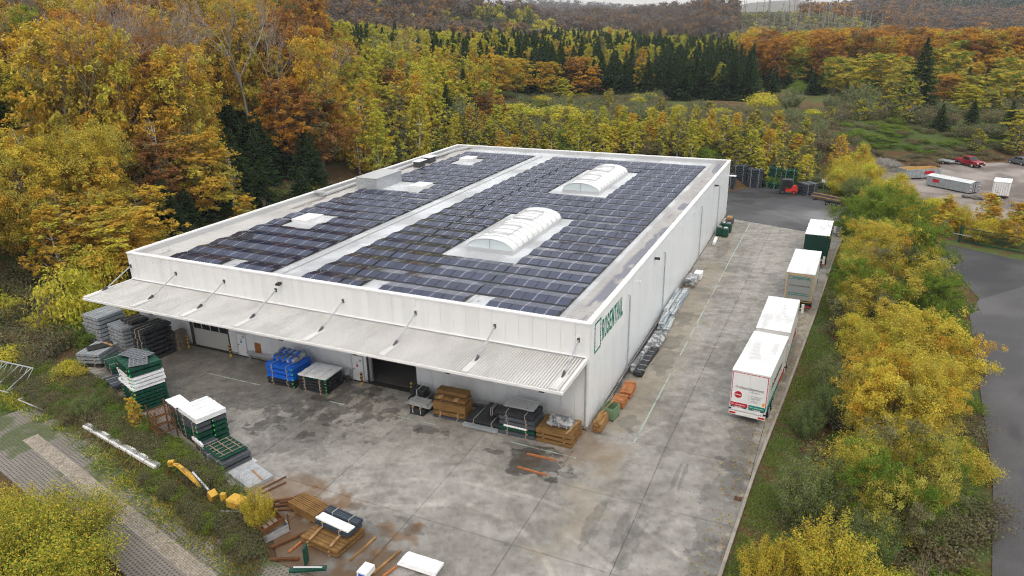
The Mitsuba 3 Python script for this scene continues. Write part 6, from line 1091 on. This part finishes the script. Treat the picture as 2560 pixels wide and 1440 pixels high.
part(k, 'roof', M().box(0, 0, 5.0, 2.6, 2.6, .14, rx=.06), 'timber_grey', tw); part(k, 'window', M().b(-.35, -1.13, 3.9, .35, -1.101, 4.3), 'plate', tw)
for x in (-1, 1):
    for y in (-1, 1): part(k, 'stilt', M().b(x-.09, y-.09, -.5, x+.09, y+.09, 2.0), 'timber_dark', tw)
k = thing('mesh_gate', 'long dark green steel sliding gate beside the access road', 'gate'); gx0, gy0, gx1, gy1 = 29.3, 60.2, 36.6, 56.4; gl = math.dist((gx0, gy0), (gx1, gy1)); tw = T().translate([gx0, gy0, 0]) @ T().rotate([0, 0, 1], math.degrees(math.atan2(gy1-gy0, gx1-gx0)))
part(k, 'frame', M().b(0, -.04, .12, gl, .04, .26).b(0, -.04, 1.85, gl, .04, 1.93).b(0, -.04, .26, .07, .04, 1.85).b(gl-.07, -.04, .26, gl, .04, 1.85), 'mesh_green', tw)
for q in range(int(gl/.13)): part(k, 'bar', M().b(.1+q*.13, -.012, .26, .124+q*.13, .012, 1.85), 'mesh_green', tw)
part(k, 'post', M().b(-.25, -.12, 0, -.1, .12, 2.1), 'mesh_green', tw); part(k, 'rail', M().b(-1.0, -.2, .95, 1.2, -.13, 1.05), 'alu', tw)
k = thing('drain_grate', 'square iron drain grate beside the kerb', 'drain'); m = M().b(10.55, -4.15, .001, 11.0, -3.7, .012); put(k+'__frame', m, 'rust')
for q in range(5): part(k, 'bar', M().b(10.6+q*.08, -4.1, .013, 10.63+q*.08, -3.75, .02), 'black')
k = thing('notice_sign', 'small pale green sign behind the navy stack', 'sign'); put(k+'__plate', M().b(12.0, 84.4, 1.5, 12.8, 84.43, 2.0), 'mesh_white'); put(k+'__post', M().b(12.37, 84.44, 0, 12.43, 84.5, 1.6), 'galvanised')
# ---------------------------------------------------------------- paved path, grass pavers, ground cover
pa, pb = np.array([-36.15, -16.15]), np.array([-9.0, -22.75]); pd_ = (pb-pa)/np.linalg.norm(pb-pa); pn = np.array([-pd_[1], pd_[0]]); PLn = np.linalg.norm(pb-pa)
def hexg(p, n, uv):
    x, y = (p.x*pd_[0]+p.y*pd_[1])*4.0, (p.x*pn[0]+p.y*pn[1])*4.6; d1, d2, cr = voronoi(x+.0, y); sx = dr.abs(x+.5*(dr.floor(y)-2*dr.floor(y*.5))-dr.floor(x+.5*(dr.floor(y)-2*dr.floor(y*.5)))-.5); sy = dr.abs(y-dr.floor(y)-.5)
    hole = 1-smoothstep(.26, .34, dr.sqrt(sx*sx+sy*sy*.9)); t = fbm(p.x*.7, p.y*.7, 2., 3); big = fbm(p.x*.25, p.y*.25, 5., 3)
    slab = mix((.18, .163, .148), (.28, .258, .235), t); soil_ = mix((.05, .04, .03), (.075, .085, .035), smoothstep(.4, .6, big)); c = mix(slab, soil_, hole*.65)
    return mix(c, mi.Color3f(.07, .095, .03)*(.7+.6*noise(p.x*9, p.y*9)), smoothstep(.52, .62, big*.6+t*.4)*.75)
mat('grass_paver', hexg, .9, .15)
pv = Polygon([tuple(pa+pd_*a+pn*b) for a, b in ((-5, -3.0), (-5, 2.6), (0, 3.0), (9, 2.2), (17, 1.9), (PLn, 3.4), (PLn, -2.7), (15, -2.3), (6, -2.8))])
path_poly = Polygon([tuple(pa+pd_*a+pn*b) for a, b in ((0, -.5), (0, .5), (PLn, .5), (PLn, -.5))])
put(ground_thing('paver_ground', 'weedy honeycomb grass pavers on both sides of the path'), M().prism(pv.difference(path_poly), -.2, .03), 'grass_paver')
mat('path_stone', lambda p, n, uv: mix((.27, .235, .19), (.41, .365, .31), cell_rand(dr.floor((p.x*pd_[0]+p.y*pd_[1])*8), dr.floor((p.x*pn[0]+p.y*pn[1])*8), 2))*(.75+.4*fbm(p.x*2, p.y*2, 0., 3)), .85, .2)
pt = ground_thing('path', 'pale brick path leading past the weeds'); put(pt, M().prism(path_poly, -.2, .015), 'joint')
deg = math.degrees(math.atan2(pd_[1], pd_[0])); sd1 = PLY(M().rbox(-.12, -.056, -.05, .12, .056, .052, .008).mesh(), 'path_stone'); restm = M(); cells_ = []
for i in range(int(PLn/.25)):
    for j in range(4):
        for h_ in range(2):
            c = pa+pd_*(.125+i*.25)+pn*(-.375+j*.25); o = (-.0625 if h_ == 0 else .0625); vert = (i+j) % 2; c = c+(pd_*o if vert else pn*o); cells_.append((math.hypot(*(c-CAM[:2])), c, deg+(90 if vert else 0)))
cells_.sort(key=lambda q: q[0])
rp = np.random.default_rng(9)
for d_, c, a in [q for q in cells_ if cam_px(q[1][0], q[1][1], 0.)[1] < 1450][:290]: share(num(pt+'__stone'), sd1, TR(float(c[0]), float(c[1]), float(rp.normal(0, .003)), a))
done = set()
for d_, c, a in [q for q in cells_ if cam_px(q[1][0], q[1][1], 0.)[1] < 1450][290:]: restm.box(c[0], c[1], 0, .24, .112, .1, rz=math.radians(a))
kk = part(pt, 'far_stones', restm, 'path_stone'); labels[kk] = {'label': 'remaining bricks of the path', 'kind': 'stuff'}
# grass and weeds: many small blades
def blades(key, lab, cat, polys, n, h, code, seed, spread=.12, lean=.5):
    r = np.random.default_rng(seed); P = []
    for pl, wgt in polys:
        m = int(n*wgt); x0, y0, x1, y1 = pl.bounds; q = np.stack([r.uniform(x0, x1, m*4), r.uniform(y0, y1, m*4)], 1); q = q[shapely.contains_xy(pl, q[:, 0], q[:, 1])]
        w_ = meshkit.fbm(np.stack([q[:, 0]*.6, q[:, 1]*.6, q[:, 0]*0+seed], -1), 3); q = q[r.random(len(q)) < np.clip((w_-.3)*3, .08, 1)][:m]; P.append(q)
    P = np.vstack(P); n_ = len(P)*4; c = np.repeat(P, 4, 0)+r.normal(0, spread, (n_, 2)); z = np.repeat(terrain(P[:, 0], P[:, 1])-.06, 4); a = r.uniform(0, 6.283, n_); hh_ = h*r.uniform(.5, 1.4, n_); wd = .10*h+.02
    ax = np.stack([np.cos(a), np.sin(a), a*0], 1); b = np.stack([c[:, 0], c[:, 1], z], 1); tip = b+np.stack([r.normal(0, lean*h, n_), r.normal(0, lean*h, n_), hh_], 1)
    v = np.stack([b-ax*wd, b+ax*wd, tip], 1).reshape(-1, 3); cd = np.repeat(np.array(code)[r.integers(len(code), size=n_)], 3)+np.clip(np.repeat(r.random(n_), 3), .001, .999)
    k = ground_thing(key, lab, 'stuff'); labels[k]['category'] = cat; put(k, (v, np.arange(n_*3).reshape(-1, 3)), 'leaf', uv=np.stack([cd, np.repeat(r.random(n_), 3)], 1))
verge = Polygon([(10.9, -16), (11.0, -10.9), (11.6, -.84), (12.55, 10.5), (13.95, 28.7), (15.15, 48.2), (16.6, 48.2), (15.6, 28), (14.4, 12), (13.6, 0), (13.4, -16)])
near = yard_poly.buffer(.1)
weeds = Polygon([(-46, -8.2), (-38, -10.6), (-30, -13), (-27, -14.2), (-20.5, -15.6), (-14.6, -17.4), (-11.5, -19.8), (-11.5, -21), (-16, -19.4), (-22, -17.6), (-32, -14.9), (-40, -12.6), (-47, -10.5)]).difference(near)
lawn = Polygon([(-49, -8), (-42, -11.4), (-34, -13.8), (-25, -16.4), (-17, -18.7), (-12, -20.6), (-12, -21.6), (-18, -20), (-26, -17.8), (-35, -15.0), (-41, -14.2), (-50, -16)])
blades('grass', 'green grass on the verge and around the path', 'grass', [(verge, .45), (lawn, .45), (pv.difference(path_poly.buffer(.1)), .04)], 30000, .10, [11, 11, 5, 17], 1, .12, 1.3)
blades('weeds', 'brown and green weeds between the stacks and the path', 'weeds', [(weeds, 1)], 9000, .28, [9, 17, 9, 3, 11], 2, .2, .8)
blades('herbs', 'bright green herbs beside the paved strip', 'weeds', [(lawn.buffer(-.2), 1)], 7000, .26, [11, 8, 11], 3, .2, 1.1)
r = np.random.default_rng(6); n_ = 1500; s_ = r.uniform(0, 1, n_)**.7; yy = -16+s_*46; xx = np.interp(yy, [q[1] for q in kerb_line], [q[0] for q in kerb_line])-.05-np.abs(r.normal(0, 1.0, n_)); a = r.uniform(0, 6.28, n_); sz = r.uniform(.03, .07, n_)
e1 = np.stack([np.cos(a), np.sin(a), r.normal(0, .2, n_)], 1)*sz[:, None]; e2 = np.stack([-np.sin(a), np.cos(a), r.normal(0, .2, n_)], 1)*sz[:, None]*.8; c = np.stack([xx, yy, np.full(n_, .02)], 1)
k = ground_thing('fallen_leaves', 'fallen yellow leaves along the kerb', 'stuff'); labels[k]['category'] = 'fallen leaves'; q = np.arange(n_*4).reshape(-1, 4)
put(k, (np.stack([c+e1, c+e2, c-e1, c-e2], 1).reshape(-1, 3), q), 'leaf', uv=np.stack([np.repeat(np.array([1, 3, 4, 16])[r.integers(4, size=n_)]+r.uniform(.01, .99, n_), 4), np.repeat(r.random(n_), 4)], 1))
